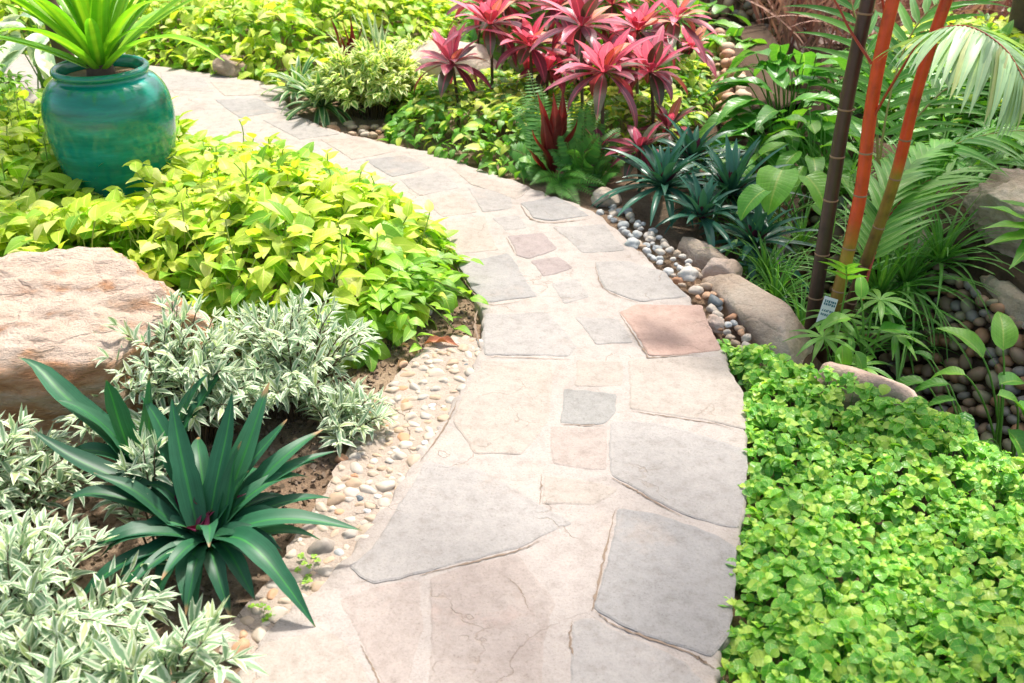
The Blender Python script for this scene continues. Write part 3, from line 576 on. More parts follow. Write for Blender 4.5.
# dark soil shards under left edge
# pebble retaining wall
def cobble_wall(name, label, bot, top, n, s0, mats, seed):
    rnd = random.Random(seed); g = MB(); B = cat(bot, 60); T = cat(top, 60); ico = bmesh.new(); bmesh.ops.create_icosphere(ico, subdivisions=2, radius=1)
    IV = np.array([v.co[:] for v in ico.verts]); IF = np.array([[v.index for v in f.verts] for f in ico.faces]); ico.free()
    # backing sheet with thickness
    inn = np.array((.14, .10, 0)); V = []
    for i in range(60): V += [B[i], T[i], T[i] + inn * 2.2, B[i] + inn * 2.2]
    g.raw(V, [(i * 4 + j, i * 4 + (j + 1) % 4, i * 4 + 4 + (j + 1) % 4, i * 4 + 4 + j) for i in range(59) for j in range(4)])
    w_ = empty(name, tuple(B[30]), label, 'wall'); g.build('backing', M['soil'], w_)
    pts = []; mb = MB()
    for _ in range(n * 12):
        i = rnd.randrange(60); t = rnd.random(); p = B[i] * (1 - t) + T[i] * t; s = s0 * rnd.uniform(.7, 1.25)
        if any(np.linalg.norm(p - q) < (s + r) * .62 for q, r in pts): continue
        pts.append((p, s)); 
        if len(pts) >= n: break
    for p, s in pts:
        Q = np.array(Vector((rnd.gauss(0, 1), rnd.gauss(0, 1), rnd.gauss(0, 1))).to_track_quat('Z', 'Y').to_matrix()) if 0 else None
        a = rnd.uniform(0, 6.28); e = np.array((1.0, .75, .62)) * s; a2 = rnd.gauss(0, .4)
        V = IV * (1 + .06 * np.sin(IV[:, [1, 2, 0]] * 3 + a)) * e
        ca, sa = math.cos(a2), math.sin(a2); V = np.stack([V[:, 0] * ca - V[:, 2] * sa, V[:, 1], V[:, 0] * sa + V[:, 2] * ca], 1)
        ca, sa = math.cos(a), math.sin(a); V = np.stack([V[:, 0] * ca - V[:, 1] * sa, V[:, 0] * sa + V[:, 1] * ca, V[:, 2]], 1)
        mb.raw(V + p - inn * .12, IF, None, rnd.randrange(len(mats)))
    mb.build('cobble_facing', [M[m] for m in mats], w_)
M['cob1'] = plain('brown_cobble', (.38, .26, .17), .55, (.28, .18, .12), 30); M['cob2'] = plain('rust_cobble', (.44, .24, .13), .55, (.32, .17, .09), 30)
M['cob3'] = plain('olive_cobble', (.30, .26, .16), .55, (.38, .33, .21), 30); M['cob4'] = plain('grey_cobble', (.32, .29, .25), .5, (.22, .19, .17), 30)
M['cob5'] = plain('peach_cobble', (.56, .36, .24), .7, (.48, .28, .17), 30); M['cob6'] = plain('cream_cobble', (.56, .44, .32), .7, (.46, .34, .23), 30)
cobble_wall('pebble_wall', 'retaining wall of brown rounded cobbles on the far bank of the stream', [(1.22, 4.2, -.56), (1.42, 3.65, -.56), (1.55, 3.15, -.56), (1.68, 2.7, -.56), (2.0, 2.2, -.56), (2.5, 1.8, -.56)],
            [(1.40, 4.35, -.06), (1.60, 3.75, -.06), (1.75, 3.22, -.08), (1.88, 2.8, -.10), (2.2, 2.35, -.08), (2.6, 2.0, -.08)], 640, .034, ['cob1', 'cob2', 'cob3', 'cob4', 'cob1'], 3)
cobble_wall('cobble_edging', 'small edging of peach cobbles beside the stream behind the red plants', [(1.10, 4.75, .0), (1.14, 5.2, .0), (1.20, 5.9, .0), (1.22, 6.4, .0)], [(1.18, 4.78, .12), (1.24, 5.2, .13), (1.30, 5.9, .15), (1.32, 6.4, .16)], 90, .05, ['cob5', 'cob6'], 5)
cobble_wall('cobble_wall', 'dark cobble bank far up the stream behind the broad leaves', [(1.35, 7.6, -.5), (1.75, 7.3, -.5), (2.3, 7.0, -.5)], [(1.4, 7.85, .25), (1.8, 7.55, .25), (2.4, 7.25, .25)], 220, .05, ['cob1', 'cob4', 'cob3', 'cob6'], 9)
# ------------------------------------------------------------------ beds (uncountable foliage)
def scatter_poly(poly, n):
    P = np.array(poly)[:, :2]; lo, hi = P.min(0), P.max(0); X = rng.uniform(lo[0], hi[0], n); Y = rng.uniform(lo[1], hi[1], n); k = inside(X, Y, P); return X[k], Y[k]
def poly_area(poly):
    P = np.array(poly)[:, :2]; return abs(np.dot(P[:, 0], np.roll(P[:, 1], 1)) - np.dot(P[:, 1], np.roll(P[:, 0], 1))) / 2
def bed(name, label, catg, poly, H, dens, tms, L, mats, old=.3, fall=.3, edge_h=.05, outward=.5, shoots=0, vary=.25, stemmat=None, oldedge=0, dip=None):
    P = np.array(poly)[:, :2]; bb = (P.max(0) - P.min(0)); n = int(dens * bb[0] * bb[1]); X, Y = scatter_poly(poly, n)
    d = seg_dist(X, Y, P); e = .03
    gx = (seg_dist(X + e, Y, P) - seg_dist(X - e, Y, P)); gy = (seg_dist(X, Y + e, P) - seg_dist(X, Y - e, P))
    outy = np.arctan2(-gx, -gy)
    top = edge_h + (H - edge_h) * sstep(d / fall) ** .8; top = top * (1 + vary * bumps(X, Y))
    if dip: top = top * (1 - dip[3] * sstep(1 - np.hypot(X - dip[0], Y - dip[1]) / dip[2]))
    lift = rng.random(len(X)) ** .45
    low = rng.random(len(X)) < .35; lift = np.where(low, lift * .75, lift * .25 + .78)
    Z = gz(X, Y, False) + top * lift + .01
    near_ = np.clip(1 - d / fall, 0, 1)
    yaw = np.where(rng.random(len(X)) < .25 + .6 * near_, outy + rng.normal(0, .8, len(X)), rng.uniform(0, 6.28, len(X)))
    pitch = rng.normal(.25, .35, len(X)) - .35 * near_
    roll = rng.normal(0, .35, len(X)); S = L * rng.uniform(.6, 1.2, len(X))
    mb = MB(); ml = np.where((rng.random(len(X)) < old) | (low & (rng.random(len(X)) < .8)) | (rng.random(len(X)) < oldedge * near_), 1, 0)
    R = Ryp(yaw, pitch, roll); k = rng.integers(0, len(tms), len(X)); Pn = np.stack([X, Y, Z], 1)
    for i, tm in enumerate(tms): q = k == i; mb.leaves(tm, Pn[q], R[q], S[q], ml[q])
    # petioles
    q = rng.random(len(X)) < .6; m = q.sum(); D = -R[q][:, :, 1] * .5 + np.array((0, 0, -1.0)) + rng.normal(0, .2, (m, 3)); D /= np.linalg.norm(D, axis=1)[:, None]
    Rs = Rdir(-D, None, up=(1, .2, 0)); Rs = np.stack([Rs[:, :, 0], Rs[:, :, 2], Rs[:, :, 1]], 2); ln = np.minimum(.5 * L + .05, .06)
    mb.leaves(STALK, Pn[q] + D * ln, Rs, np.stack([np.full(m, .0036), np.full(m, .0036), np.full(m, ln)], 1), 2)
    for _ in range(shoots):
        i = random.randrange(len(X)); 
        if d[i] < .06: continue
        h = random.uniform(.05, .16); b = np.array((X[i], Y[i], Z[i] - .05)); t = b + np.array((random.gauss(0, .04), random.gauss(0, .04), h + .05))
        c = bez(b, (b + t) / 2 + np.array((random.gauss(0, .02), random.gauss(0, .02), .02)), t, 6); mb.tube(c, .0022, 4, 2)
        for j in range(3):
            y_ = random.uniform(0, 6.28); mb.leaves(tms[0], [c[5 - j]], Ryp(np.array([y_]), np.array([random.uniform(.3, 1.2)])), [L * random.uniform(.45, .85)], 0)
    o = mb.build(name, mats); return tag(o, label, catg, None, 'stuff')
OV = [leaf('ovate', .52, 6, .28, .7, wave=.08), leaf('ovate', .58, 6, .15, 1.0, wave=-.1), leaf('ovate', .48, 6, .35, .4), leaf('ovate', .56, 6, -.05, 1.3, wave=.12)]
RD = [leaf('round', .80, 4, .35, .9), leaf('round', .72, 4, .25, 1.2), leaf('round', .84, 4, .5, .6)]
LA = [leaf('lance', .24, 5, .35, .5), leaf('lance', .20, 5, .3, -.25), leaf('lance', .27, 5, .25, .9)]
LEt = LE[(LE[:, 1] > 3.30) & (LE[:, 0] > -4)]
lime_poly = [tuple(p) for p in LEt[::6]] + [(-4.1, 5.7), (-4.1, 2.9), (-1.9, 2.75), (-1.2, 2.75), (-.95, 2.72), (-.62, 2.62), (-.45, 2.66), (-.33, 2.82), (-.22, 3.05)]
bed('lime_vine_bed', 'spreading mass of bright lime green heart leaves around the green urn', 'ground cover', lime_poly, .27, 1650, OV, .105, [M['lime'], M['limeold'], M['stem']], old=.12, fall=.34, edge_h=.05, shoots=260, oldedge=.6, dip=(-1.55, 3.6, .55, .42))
# trailing tips over soil at the bed's near corner
def trailing(name, label, pts, mats, L, n=9, zt=.06):
    mb = MB(); e = empty(name, pts[0], label, 'vine')
    for (a, b, h) in [(pts[0], p, hh) for p, hh in pts[1:]] if isinstance(pts[1][0], tuple) else []:
        a, b = np.array(a), np.array(b); c = bez(a, (a + b) / 2 + np.array((0, 0, h)), b, 14); mb.tube(c, .0025, 4, 1)
        for j in range(3, 14):
            y_ = math.atan2(b[0] - a[0], b[1] - a[1]) + (1 if j % 2 else -1) * random.uniform(.5, 1.2)
            mb.leaves(random.choice(OV), [c[j] + np.array((0, 0, .008))], Ryp(np.array([y_]), np.array([random.uniform(0, .5)]), np.array([random.gauss(0, .3)])), [L * random.uniform(.7, 1.1)], 0)
    mb.build('foliage', mats, e)
trailing('trailing_vine', 'green vine shoots trailing from the lime bed over the soil onto the path edge', [G(375, 290, .14)] + [(G(470, 300, .05), .12), (G(455, 330, .02), .1), (G(420, 348, .03), .12), (G(470, 262, .10), .1), (G(365, 350, .05), .1), (G(440, 280, .12), .1), (G(400, 330, .06), .12)], [M['limeold'], M['stem']], .075)
trailing('trailing_vine', 'yellow green shoots climbing in front of the green urn', [G(165, 190, .15)] + [(G(158, 130, .35), .05), (G(140, 165, .32), .04), (G(178, 150, .28), .04)], [M['lime'], M['stem']], .08)
# far bed beyond the path
FR = RE[(RE[:, 1] > 5.6)]
far_poly = [tuple(p) for p in FR[::6]] + [(-6.3, 8.6), (-3, 9.0), (-.3, 8.8), (-.45, 6.6), (-.9, 6.25)]
far_poly = [(x, y + .03) for x, y in far_poly]
bed('far_lime_bed', 'sunlit yellow green leafy bed beyond the path', 'ground cover', far_poly, .30, 1100, OV, .10, [M['lime'], M['limeold'], M['stem']], old=.15, fall=.35, shoots=60)
# green vine under the cordylines
gp = [G(*p)[:2] for p in [(385,146),(430,156),(470,170),(520,186),(560,160),(560,110),(500,92),(400,105)]]
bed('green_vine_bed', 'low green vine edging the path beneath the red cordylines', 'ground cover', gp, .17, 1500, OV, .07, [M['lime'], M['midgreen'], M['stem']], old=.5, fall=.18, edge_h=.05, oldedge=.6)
bed('leafy_bed', 'yellow green leafy patch behind the cordyline stems', 'ground cover', [G(*p)[:2] for p in [(560,165),(660,160),(720,100),(660,70),(560,90)]], .2, 1500, OV, .075, [M['lime'], M['midgreen'], M['stem']], old=.4, fall=.2)
bed('sunlit_bed', 'bright yellow green planting behind the palm on the far bank', 'ground cover', [(1.95, 4.6), (3.0, 4.0), (5.5, 4.0), (6, 6.4), (2.1, 6.3)], .25, 800, OV, .095, [M['lime'], M['midgreen'], M['stem']], old=.25, fall=.3)
bed('back_shrubbery', 'mixed green shrubbery at the back of the garden', 'shrubbery', [(-.3, 6.1), (.5, 5.5), (1.0, 5.7), (1.1, 6.6), (1.2, 9.6), (-.3, 9.6)], .62, 700, OV, .13, [M['limeold'], M['midgreen'], M['stem']], old=.6, fall=.3)
bed('right_shrubbery', 'dark green undergrowth on the bank right of the stream', 'shrubbery', [(1.85, 5.0), (2.0, 4.2), (2.3, 3.6), (3.8, 2.6), (5, 3.2), (5, 6), (2.0, 6.2)], .2, 900, LA + OV[:1], .13, [M['midgreen'], M['bigleaf'], M['greenstalk']], old=.6, fall=.3)
bed('bank_undergrowth', 'dark leafy undergrowth on the near bank under the palm', 'undergrowth', [(.95, 3.25), (1.05, 2.9), (1.12, 3.4), (1.1, 4.6), (.98, 4.6), (.72, 3.9)], .14, 900, LA, .09, [M['midgreen'], M['rhoeo_blue'], M['greenstalk']], old=.7, fall=.1)
# mint: shoots with opposite leaf pairs
mint_edge = RE[(RE[:, 1] > -.2) & (RE[:, 1] < 2.78)]
mint_poly = [tuple(p + np.array((.004 + random.gauss(0, .010), 0))) for p in mint_edge[::3]] + [(.80, 2.70), (.95, 2.52), (1.12, 2.34), (1.34, 2.20), (1.62, 2.02), (2.1, 1.75), (2.6, 1.45), (2.6, -.2)]
X, Y = scatter_poly(mint_poly, 12500); d = seg_dist(X, Y, mint_poly); n = len(X)
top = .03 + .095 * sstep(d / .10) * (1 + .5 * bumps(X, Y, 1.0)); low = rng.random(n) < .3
Z = gz(X, Y, False) + top * np.where(low, rng.uniform(.3, .8, n), rng.uniform(.85, 1.15, n)); Pn = np.stack([X, Y, Z], 1)
tilt = rng.normal(0, .3, (n, 2)); A = np.stack([tilt[:, 0], tilt[:, 1] - .12, np.ones(n)], 1); A /= np.linalg.norm(A, axis=1)[:, None]
mb = MB(); y0 = rng.uniform(0, 6.28, n); Ls = rng.uniform(.021, .038, n) * np.where(rng.random(n) < .25, .6, 1)
for kk in range(6):
    ang = y0 + kk * math.pi / 2 + (math.pi / 4 if kk > 3 else 0); el = .15 if kk < 4 else .75
    if kk > 3: ang = y0 + .8 + (kk - 4) * math.pi
    B1 = np.cross(A, np.array((1., 0, 0))); B1 /= np.linalg.norm(B1, axis=1)[:, None]; B2 = np.cross(A, B1)
    D = (B1 * np.cos(ang)[:, None] + B2 * np.sin(ang)[:, None]) * math.cos(el) + A * math.sin(el) + rng.normal(0, .14, (n, 3))
    sz = Ls * (1 if kk < 2 else .85 if kk < 4 else .5) ; R = Rdir(D, rng.normal(0, .2, n), up=A)
    q = rng.random(n) < .9
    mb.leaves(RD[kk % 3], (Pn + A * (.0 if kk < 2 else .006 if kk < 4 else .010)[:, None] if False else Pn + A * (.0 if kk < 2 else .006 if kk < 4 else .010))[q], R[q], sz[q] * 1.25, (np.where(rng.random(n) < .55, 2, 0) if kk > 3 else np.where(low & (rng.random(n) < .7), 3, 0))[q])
q = np.arange(n); mb.leaves(STALK, Pn - np.array((0, 0, .06)), np.tile(np.eye(3), (n, 1, 1)), np.tile([[.002, .002, .06]], (n, 1)), 1)
tag(mb.build('mint_bed', [M['mint'], M['greenstalk'], M['mintyoung'], M['mintlow']]), 'dense carpet of small round bright green mint leaves right of the path', 'ground cover', None, 'stuff')

# ------------------------------------------------------------------ shrubs with stems
def shrub(name, label, c, r, h, ns, tms, L, mats, catg='shrub', group=None, nodes=7, spread=.9, lean=(0, 0), part='foliage', ang=.8, r2=None):
    c = np.array(c, float); e = empty(name, tuple(c), label, catg, group); lf = MB(); st = MB(); PP = []; DD = []; UU = []; SS = []
    for i in range(ns):
        a = random.uniform(0, 6.28); q = math.sqrt(random.random()); hh = h * (1 - .55 * q * q) * random.uniform(.75, 1.1)
        tip = c + np.array((math.cos(a) * q * r + lean[0], math.sin(a) * q * (r2 or r) + lean[1], hh)); b = c + np.array((math.cos(a) * q * r * .35, math.sin(a) * q * r * .35, -.02))
        cv = bez(b, b * .5 + tip * .5 + np.array((0, 0, .25 * h)) - np.array((math.cos(a), math.sin(a), 0)) * .15 * r, tip, 12); st.tube(cv, np.linspace(.0035, .0013, 12), 4)
        T = np.gradient(cv, axis=0); ph = random.uniform(0, 6.28)
        for j in range(nodes + 1):
            k = 11 - j * 8.5 / nodes * spread if j else 11
            k0 = int(k); f = k - k0; p = cv[k0] * (1 - f) + cv[min(k0 + 1, 11)] * f; t = T[k0] / np.linalg.norm(T[k0])
            x = np.cross(t, (.3, .2, 1)); x /= np.linalg.norm(x); y = np.cross(t, x)
            for s in range(2 if j else 4):
                an = ph + j * 1.57 + s * (math.pi if j else 1.57); ea = ang * random.uniform(.7, 1.3) if j else .45
                dd = t * math.cos(ea) + (x * math.cos(an) + y * math.sin(an)) * math.sin(ea) + np.array([random.gauss(0, .1) for _ in range(3)])
                PP.append(p); DD.append(dd); UU.append(t); SS.append(L * random.uniform(.7, 1.15) * (.75 if not j else 1))
    PP, DD, UU, SS = map(np.array, (PP, DD, UU, SS)); R = Rdir(DD, None, up=UU * .5 + np.array((0, 0, 1))); k = rng.integers(0, len(tms), len(PP))
    for i, tm in enumerate(tms): q = k == i; lf.leaves(tm, PP[q], R[q], SS[q], 0)
    lf.build(part, mats[0], e); st.build('stem', mats[1], e); return e
SG = 'silver variegated shrubs on the left'
sv = (M['silver'], M['stembrown'])
shrub('silver_shrub', 'silver variegated shrub in front of the boulder and lime bed', (-.90, 2.25, 0), .28, .36, 95, LA, .062, sv, group=SG)
shrub('silver_shrub', 'silver variegated shrub reaching the pebble strip, right of the boulder', (-.62, 2.40, 0), .25, .32, 85, LA, .060, sv, group=SG)
shrub('silver_shrub', 'low silver shoots tipping over the soil near the pebble edge', (-.47, 2.25, 0), .14, .13, 24, LA, .060, sv, group=SG)
shrub('silver_shrub', 'silver variegated shrub at the left frame edge below the boulder', (-1.24, 1.80, 0), .25, .31, 70, LA, .07, sv, group=SG)
shrub('silver_shrub', 'large silver variegated shrub filling the bottom left corner', (-1.02, 1.50, 0), .26, .26, 70, LA, .066, sv, group=SG, lean=(.03, -.02))
shrub('silver_shrub', 'silver sprigs rising between the long rosette leaves', (-.83, 1.80, 0), .10, .30, 8, LA, .065, sv, group=SG)
shrub('silver_shrub', 'silver branch leaning over the sandy corner flagstone', (-.67, 1.33, 0), .15, .20, 16, LA, .085, sv, group=SG, lean=(.03, -.01))
shrub('silver_shrub', 'silver variegated clump at the bottom edge left of the path', (-.88, 1.27, 0), .19, .19, 40, LA, .075, sv, group=SG)
# cream variegated bush, far middle
shrub('variegated_bush', 'rounded cream and green variegated bush on the inside of the bend', G(372, 114), .30, .36, 150, [leaf('lance', .5, 4, .2, .8), leaf('lance', .42, 4, .2, .4)], .08, (M['schef'], M['stembrown']), r2=.25, nodes=5)
shrub('variegated_bush', 'second cream variegated bush behind the first, left of the boulder', G(422, 88), .28, .26, 70, [leaf('lance', .42, 4, .2, .8)], .07, (M['schef'], M['stembrown']), nodes=5)
# small leaved hedge at the far left
shrub('hedge_shrub', 'tall small leaved green shrub at the left frame edge behind the urn', (-2.6, 4.2, 0), .50, 1.0, 190, OV, .05, (M['limeold'], M['stembrown']), nodes=9)
shrub('hedge_shrub', 'yellowish hedge shrub at the left frame edge in front of the tall one', (-2.45, 3.7, 0), .35, .55, 90, OV, .055, (M['lime'], M['stembrown']), nodes=8)

# ------------------------------------------------------------------ rosettes
def wprof(shape, n, w): f = SH[shape]; return [max(.0012, f(i / (n - 1)) * w / 2) for i in range(n)]
def long_leaf(mb, base, tip, arch, w, mat=0, n=14, shape='strap', fold=.35, wave=0, out=None):
    base, tip = np.array(base, float), np.array(tip, float); mid = (base + tip) / 2 + np.array((0, 0, arch))
    if out is not None: mid = base + np.array(out)
    mid = mid + np.array((random.gauss(0, .012), random.gauss(0, .012), 0)); cv = bez(base, mid, tip, n); cv += (np.sin(np.linspace(0, random.uniform(4, 9), n)) * np.linspace(0, 1, n) * .006)[:, None] * rng.normal(0, 1, 3); mb.blade(cv, [q * (1 + .04 * random.gauss(0, 1)) for q in wprof(shape, n, w * .92)], fold, mat, wave=wave or .04)
def rosette(mb, c, n, L, w, e0=.2, e1=1.4, droop=.8, mat=0, shape='strap', fold=.35, seed=None, lv=.25, matf=None, k=10):
    for i in range(n):
        t = i / max(1, n - 1); yaw = i * 2.399 + random.gauss(0, .2); el = e0 + (e1 - e0) * t + random.gauss(0, .1); LL = L * random.uniform(1 - lv, 1 + lv) * (1 - .3 * t)
        p = np.array(c, float) + np.array((math.sin(yaw), math.cos(yaw), 0)) * .008; pts = [p]; a = el
        dr = droop * random.uniform(.6, 1.4) * (1.1 - .5 * t)
        for j in range(k): a -= dr / k * (.5 + j / k); p = p + np.array((math.sin(yaw) * math.cos(a), math.cos(yaw) * math.cos(a), math.sin(a))) * LL / k; pts.append(p)
        pts = np.array(pts); up = np.array((-math.sin(yaw), -math.cos(yaw), .8))
        mb.blade(pts, wprof(shape, k + 1, w * random.uniform(.85, 1.1)), fold, matf(t) if matf else mat, up=up)
# near-left rosette, leaf by leaf
c1 = np.array(G(208, 545, .06)); c2 = np.array(G(150, 485, .06))
e = empty('boat_lily', (c1[0], c1[1], 0), 'large dark green strap leaved rosette in front on the left', 'plant', 'strap leaved rosettes'); mb = MB()
def T_(px, py, y): return PY(px, py, y)
for (px, py, z, arch, w_) in [(361,531,.10,.12,.062),(315,627,.03,.22,.068),(196,634,.02,.16,.066),(325,428,.22,.06,.058),(268,388,.34,.03,.07),(318,462,.15,.10,.052),(312,478,.12,.14,.05),(232,392,.36,.02,.06),
                              (172,398,.36,.02,.064),(140,398,.36,.02,.066),(28,432,.30,.06,.066),(85,560,.12,.12,.06),(110,610,.05,.13,.058),(255,600,.05,.12,.05),(300,500,.08,.08,.045),(330,500,.06,.10,.05),(335,450,.16,.09,.045),(275,545,.05,.1,.045),(230,620,.03,.12,.05),(150,620,.03,.14,.055),(70,610,.06,.12,.05),(285,420,.26,.04,.05),(250,470,.22,.03,.045),(95,470,.26,.05,.05),(60,500,.2,.1,.06),(240,440,.3,.0,.05)]:
    long_leaf(mb, c1 + np.array((random.gauss(0, .008), random.gauss(0, .008), 0)), G(px, py, z), arch, w_, n=16)
for k in range(16):
    a = k * 2.399; r_ = random.uniform(.14, .27); long_leaf(mb, c1 + np.array((random.gauss(0, .01), random.gauss(0, .01), 0)), c1 + np.array((math.cos(a) * r_, math.sin(a) * r_, random.uniform(-.02, .16))), random.uniform(.05, .13), random.uniform(.036, .05), n=14)
mb.build('foliage', M['rhoeo'], e)
mb = MB()
for k in range(7):
    a = random.uniform(0, 6.28); b = c1 + np.array((-.035 + .02 * math.cos(a), .02 * math.sin(a) + .02, .04)); mb.blade(bez(b, b + np.array((.02 * math.cos(a), .02 * math.sin(a), .03)), b + np.array((.05 * math.cos(a), .05 * math.sin(a), .035)), 6), wprof('ovate', 6, .06), .5, 0)
long_leaf(mb, c1 + np.array((-.03, .01, .03)), G(246, 493, .16), .03, .022, 0)
for px_, py_, z_ in [(178, 478, .20), (190, 488, .18), (165, 500, .14), (205, 505, .13)]: long_leaf(mb, c1 + np.array((-.03, 0, .03)), G(px_, py_, z_), .02, .05, 0, shape='lance')
mb.build('bract', M['purple'], e)
mb = MB(); 
for k in range(5):
    b = c1 + np.array((-.03 + random.gauss(0, .006), random.gauss(0, .006), .05)); 
    for a in (0, 2.1, 4.2): mb.leaves(leaf('round', .8, 3, .3, .3), [b], Ryp(np.array([a + k]), np.array([.5])), [.006], 0)
mb.build('flower', plain('pink_petal', (.75, .25, .5), .5, (.8, .6, .75)), e)
e = empty('boat_lily', (c2[0], c2[1], 0), 'second strap leaved rosette nearer the boulder with one long leaf reaching left', 'plant', 'strap leaved rosettes'); mb = MB()
for (px, py, z, arch, w_) in [(14,358,.36,.10,.072),(106,380,.40,.03,.07),(60,400,.3,.08,.05),(192,380,.34,.02,.06),(60,455,.16,.10,.055),(210,372,.30,.05,.05),(150,380,.42,.0,.05),(232,362,.26,.06,.04)]:
    long_leaf(mb, c2 + np.array((random.gauss(0, .008), random.gauss(0, .008), 0)), G(px, py, z), arch, w_, n=16)
mb.build('foliage', M['rhoeo'], e)
# bluish rosettes right of the path
for px, py, z, n, L, lb in [(662,205,.02,26,.27,'bluish green strap leaved rosette directly behind the grey pebbles'), (728,214,-.02,30,.30,'bluish green strap leaved rosette between the pebbles and the alocasia'), (690,178,.0,22,.25,'bluish rosette at the back below the peach cobbles'), (752,262,-.1,18,.25,'low bluish rosette in shade above the sloping tan rock'), (700,236,-.02,16,.22,'small bluish rosette beside the mossy rock')]:
    c = G(px, py, z); e = empty('boat_lily', c, lb, 'plant', 'strap leaved rosettes'); mb = MB(); rosette(mb, (c[0], c[1], c[2] + .08), int(n * 1.7), L * 1.1, .034, -.05, 1.35, .9, fold=.4); mb.build('foliage', M['rhoeo_blue'], e)
    mb = MB(); rosette(mb, (c[0], c[1], c[2] + .07), 6, L * .5, .035, .9, 1.4, .2); mb.build('bract', M['purple'], e)
# urn
uc = np.array(G(130, 213, 0)); u = empty('glazed_urn', (uc[0], uc[1], 0), 'large glossy teal green glazed urn standing in the lime leaves', 'urn')
prof = [(.150, .0), (.165, .015), (.188, .10), (.213, .20), (.232, .30), (.243, .38), (.242, .45), (.227, .51), (.198, .553), (.172, .568), (.166, .577), (.168, .583), (.178, .588), (.181, .597), (.177, .606), (.168, .610), (.160, .606), (.155, .595), (.152, .56), (.19, .50)]
def lathe(mb, prof, n=64, mat=0, wob=.002):
    k = len(prof); V = []; 
    for r, z in prof:
        for j in range(n): t = 6.2832 * j / n; rr = r * (1 + wob * math.sin(3 * t + z * 9)); V.append((rr * math.cos(t), rr * math.sin(t), z))
    UV = np.stack([np.tile(np.arange(n) / n, k), np.repeat(np.linspace(0, 1, k), n)], 1)
    mb.raw(V, [(i * n + j, i * n + (j + 1) % n, (i + 1) * n + (j + 1) % n, (i + 1) * n + j) for i in range(k - 1) for j in range(n)], UV, mat)
m, n_, l_, pb = newmat('teal_glaze'); tc = n_.new("ShaderNodeTexCoord"); mp = n_.new("ShaderNodeMapping"); l_.new(tc.outputs["Object"], mp.inputs[0]); mp.inputs["Scale"].default_value = (1.2, 1.2, 7)
f = noise_(n_, l_, mp.outputs[0], 2.2, 6, .6); col = ramp(n_, l_, f, [(.3, (.0, .13, .085)), (.48, (.003, .22, .15)), (.6, (.01, .30, .22)), (.74, (.03, .42, .38))])
l_.new(col, pb.inputs["Base Color"]); pb.inputs["Roughness"].default_value = .16; pb.inputs["Coat Weight"].default_value = .5; pb.inputs["Coat Roughness"].default_value = .08
bp = n_.new("ShaderNodeBump"); bp.inputs["Strength"].default_value = .25; bp.inputs["Distance"].default_value = .012; l_.new(noise_(n_, l_, mp.outputs[0], 3, 5), bp.inputs["Height"]); l_.new(bp.outputs[0], pb.inputs["Normal"])
pc = cat(prof[:12], 40); mb = MB(); lathe(mb, [tuple(p) for p in pc]); o = mb.build('body', m, None); o.parent = u
mb = MB(); lathe(mb, [tuple(p) for p in cat(prof[11:], 26)]); o = mb.build('rim', m, None); o.parent = u
mb = MB(); lathe(mb, [(.15, .565), (.10, .572), (.0005, .575)], 32); o = mb.build('potting_soil', M['soil'], None); o.parent = u
e = empty('potted_plant', (uc[0], uc[1], .575), 'bright green strap leaved plant growing in the teal urn', 'plant'); mb = MB()
ptop = np.array((uc[0], uc[1], .575))
rosette(mb, ptop, 50, .75, .058, .6, 1.5, .7, shape='strap', fold=.3, k=12)
long_leaf(mb, ptop, PY(-5, 2, 3.6), .10, .05); long_leaf(mb, ptop, PY(150, 28, 3.65), .10, .04, fold=.3); long_leaf(mb, ptop, PY(160, -10, 3.9), .1, .05)
mb.build('foliage', M['agave'], e)
mb = MB(); mb.tube([ptop - np.array((0, 0, .03)), ptop + np.array((0, 0, .05))], [.06, .045], 12); mb.build('stem', M['bark'], e)
# spider-like plant left of bush, dark bromeliads behind
c = G(322, 116); e = empty('spider_plant', c, 'arching striped leaf clump left of the cream variegated bush', 'plant'); mb = MB(); rosette(mb, (c[0], c[1], .05), 56, .31, .032, .05, 1.4, 1.3, fold=.3); mb.build('foliage', M['spider'], e)
c = G(300, 100); e = empty('spider_plant', c, 'smaller striped leaf clump at the bend of the path', 'plant'); mb = MB(); rosette(mb, (c[0], c[1], .05), 40, .27, .030, .05, 1.4, 1.3, fold=.3); mb.build('foliage', M['spider'], e)
c = PY(352, 60, 5.7); e = empty('dark_spiky_plant', (c[0], c[1], 0), 'dark maroon spiky upright leaves behind the variegated bush', 'plant'); mb = MB()
for px, py in [(331,16),(342,18),(350,16),(352,34),(362,24),(372,38),(366,34),(338,30)]: long_leaf(mb, (c[0] + random.gauss(0, .02), c[1], .0), PY(px, py, 5.7), .0, .085, shape='lance', fold=.4)
mb.build('foliage', M['darkred'], e)
c = PY(378, 60, 5.8); e = empty('grey_spiky_plant', (c[0], c[1], 0), 'pale grey green upright spiky leaves beside the maroon ones', 'plant'); mb = MB()
for px, py in [(356,10),(366,6),(374,14),(383,12),(390,20),(325,30),(318,38),(350,8)]: long_leaf(mb, (c[0] + random.gauss(0, .03), c[1] + .03, .0), PY(px, py, 5.8), .0, .06, shape='lance', fold=.4)
mb.build('foliage', M['silver'], e)
# strap leaved clumps at the top edge of the picture
for (x, y, lb, s) in [(-2.7, 6.85, 'green strap leaved clump at the top of the far bed behind the urn', .5), (.0, 7.0, 'dark green grassy clump behind the cream boulder', .5)]:
    e = empty('strap_leaved_clump', (x, y, 0), lb, 'plant'); mb = MB(); rosette(mb, (x, y, .1), 50, s, .035, .3, 1.45, .8); mb.build('foliage', M['bigleaf'], e)
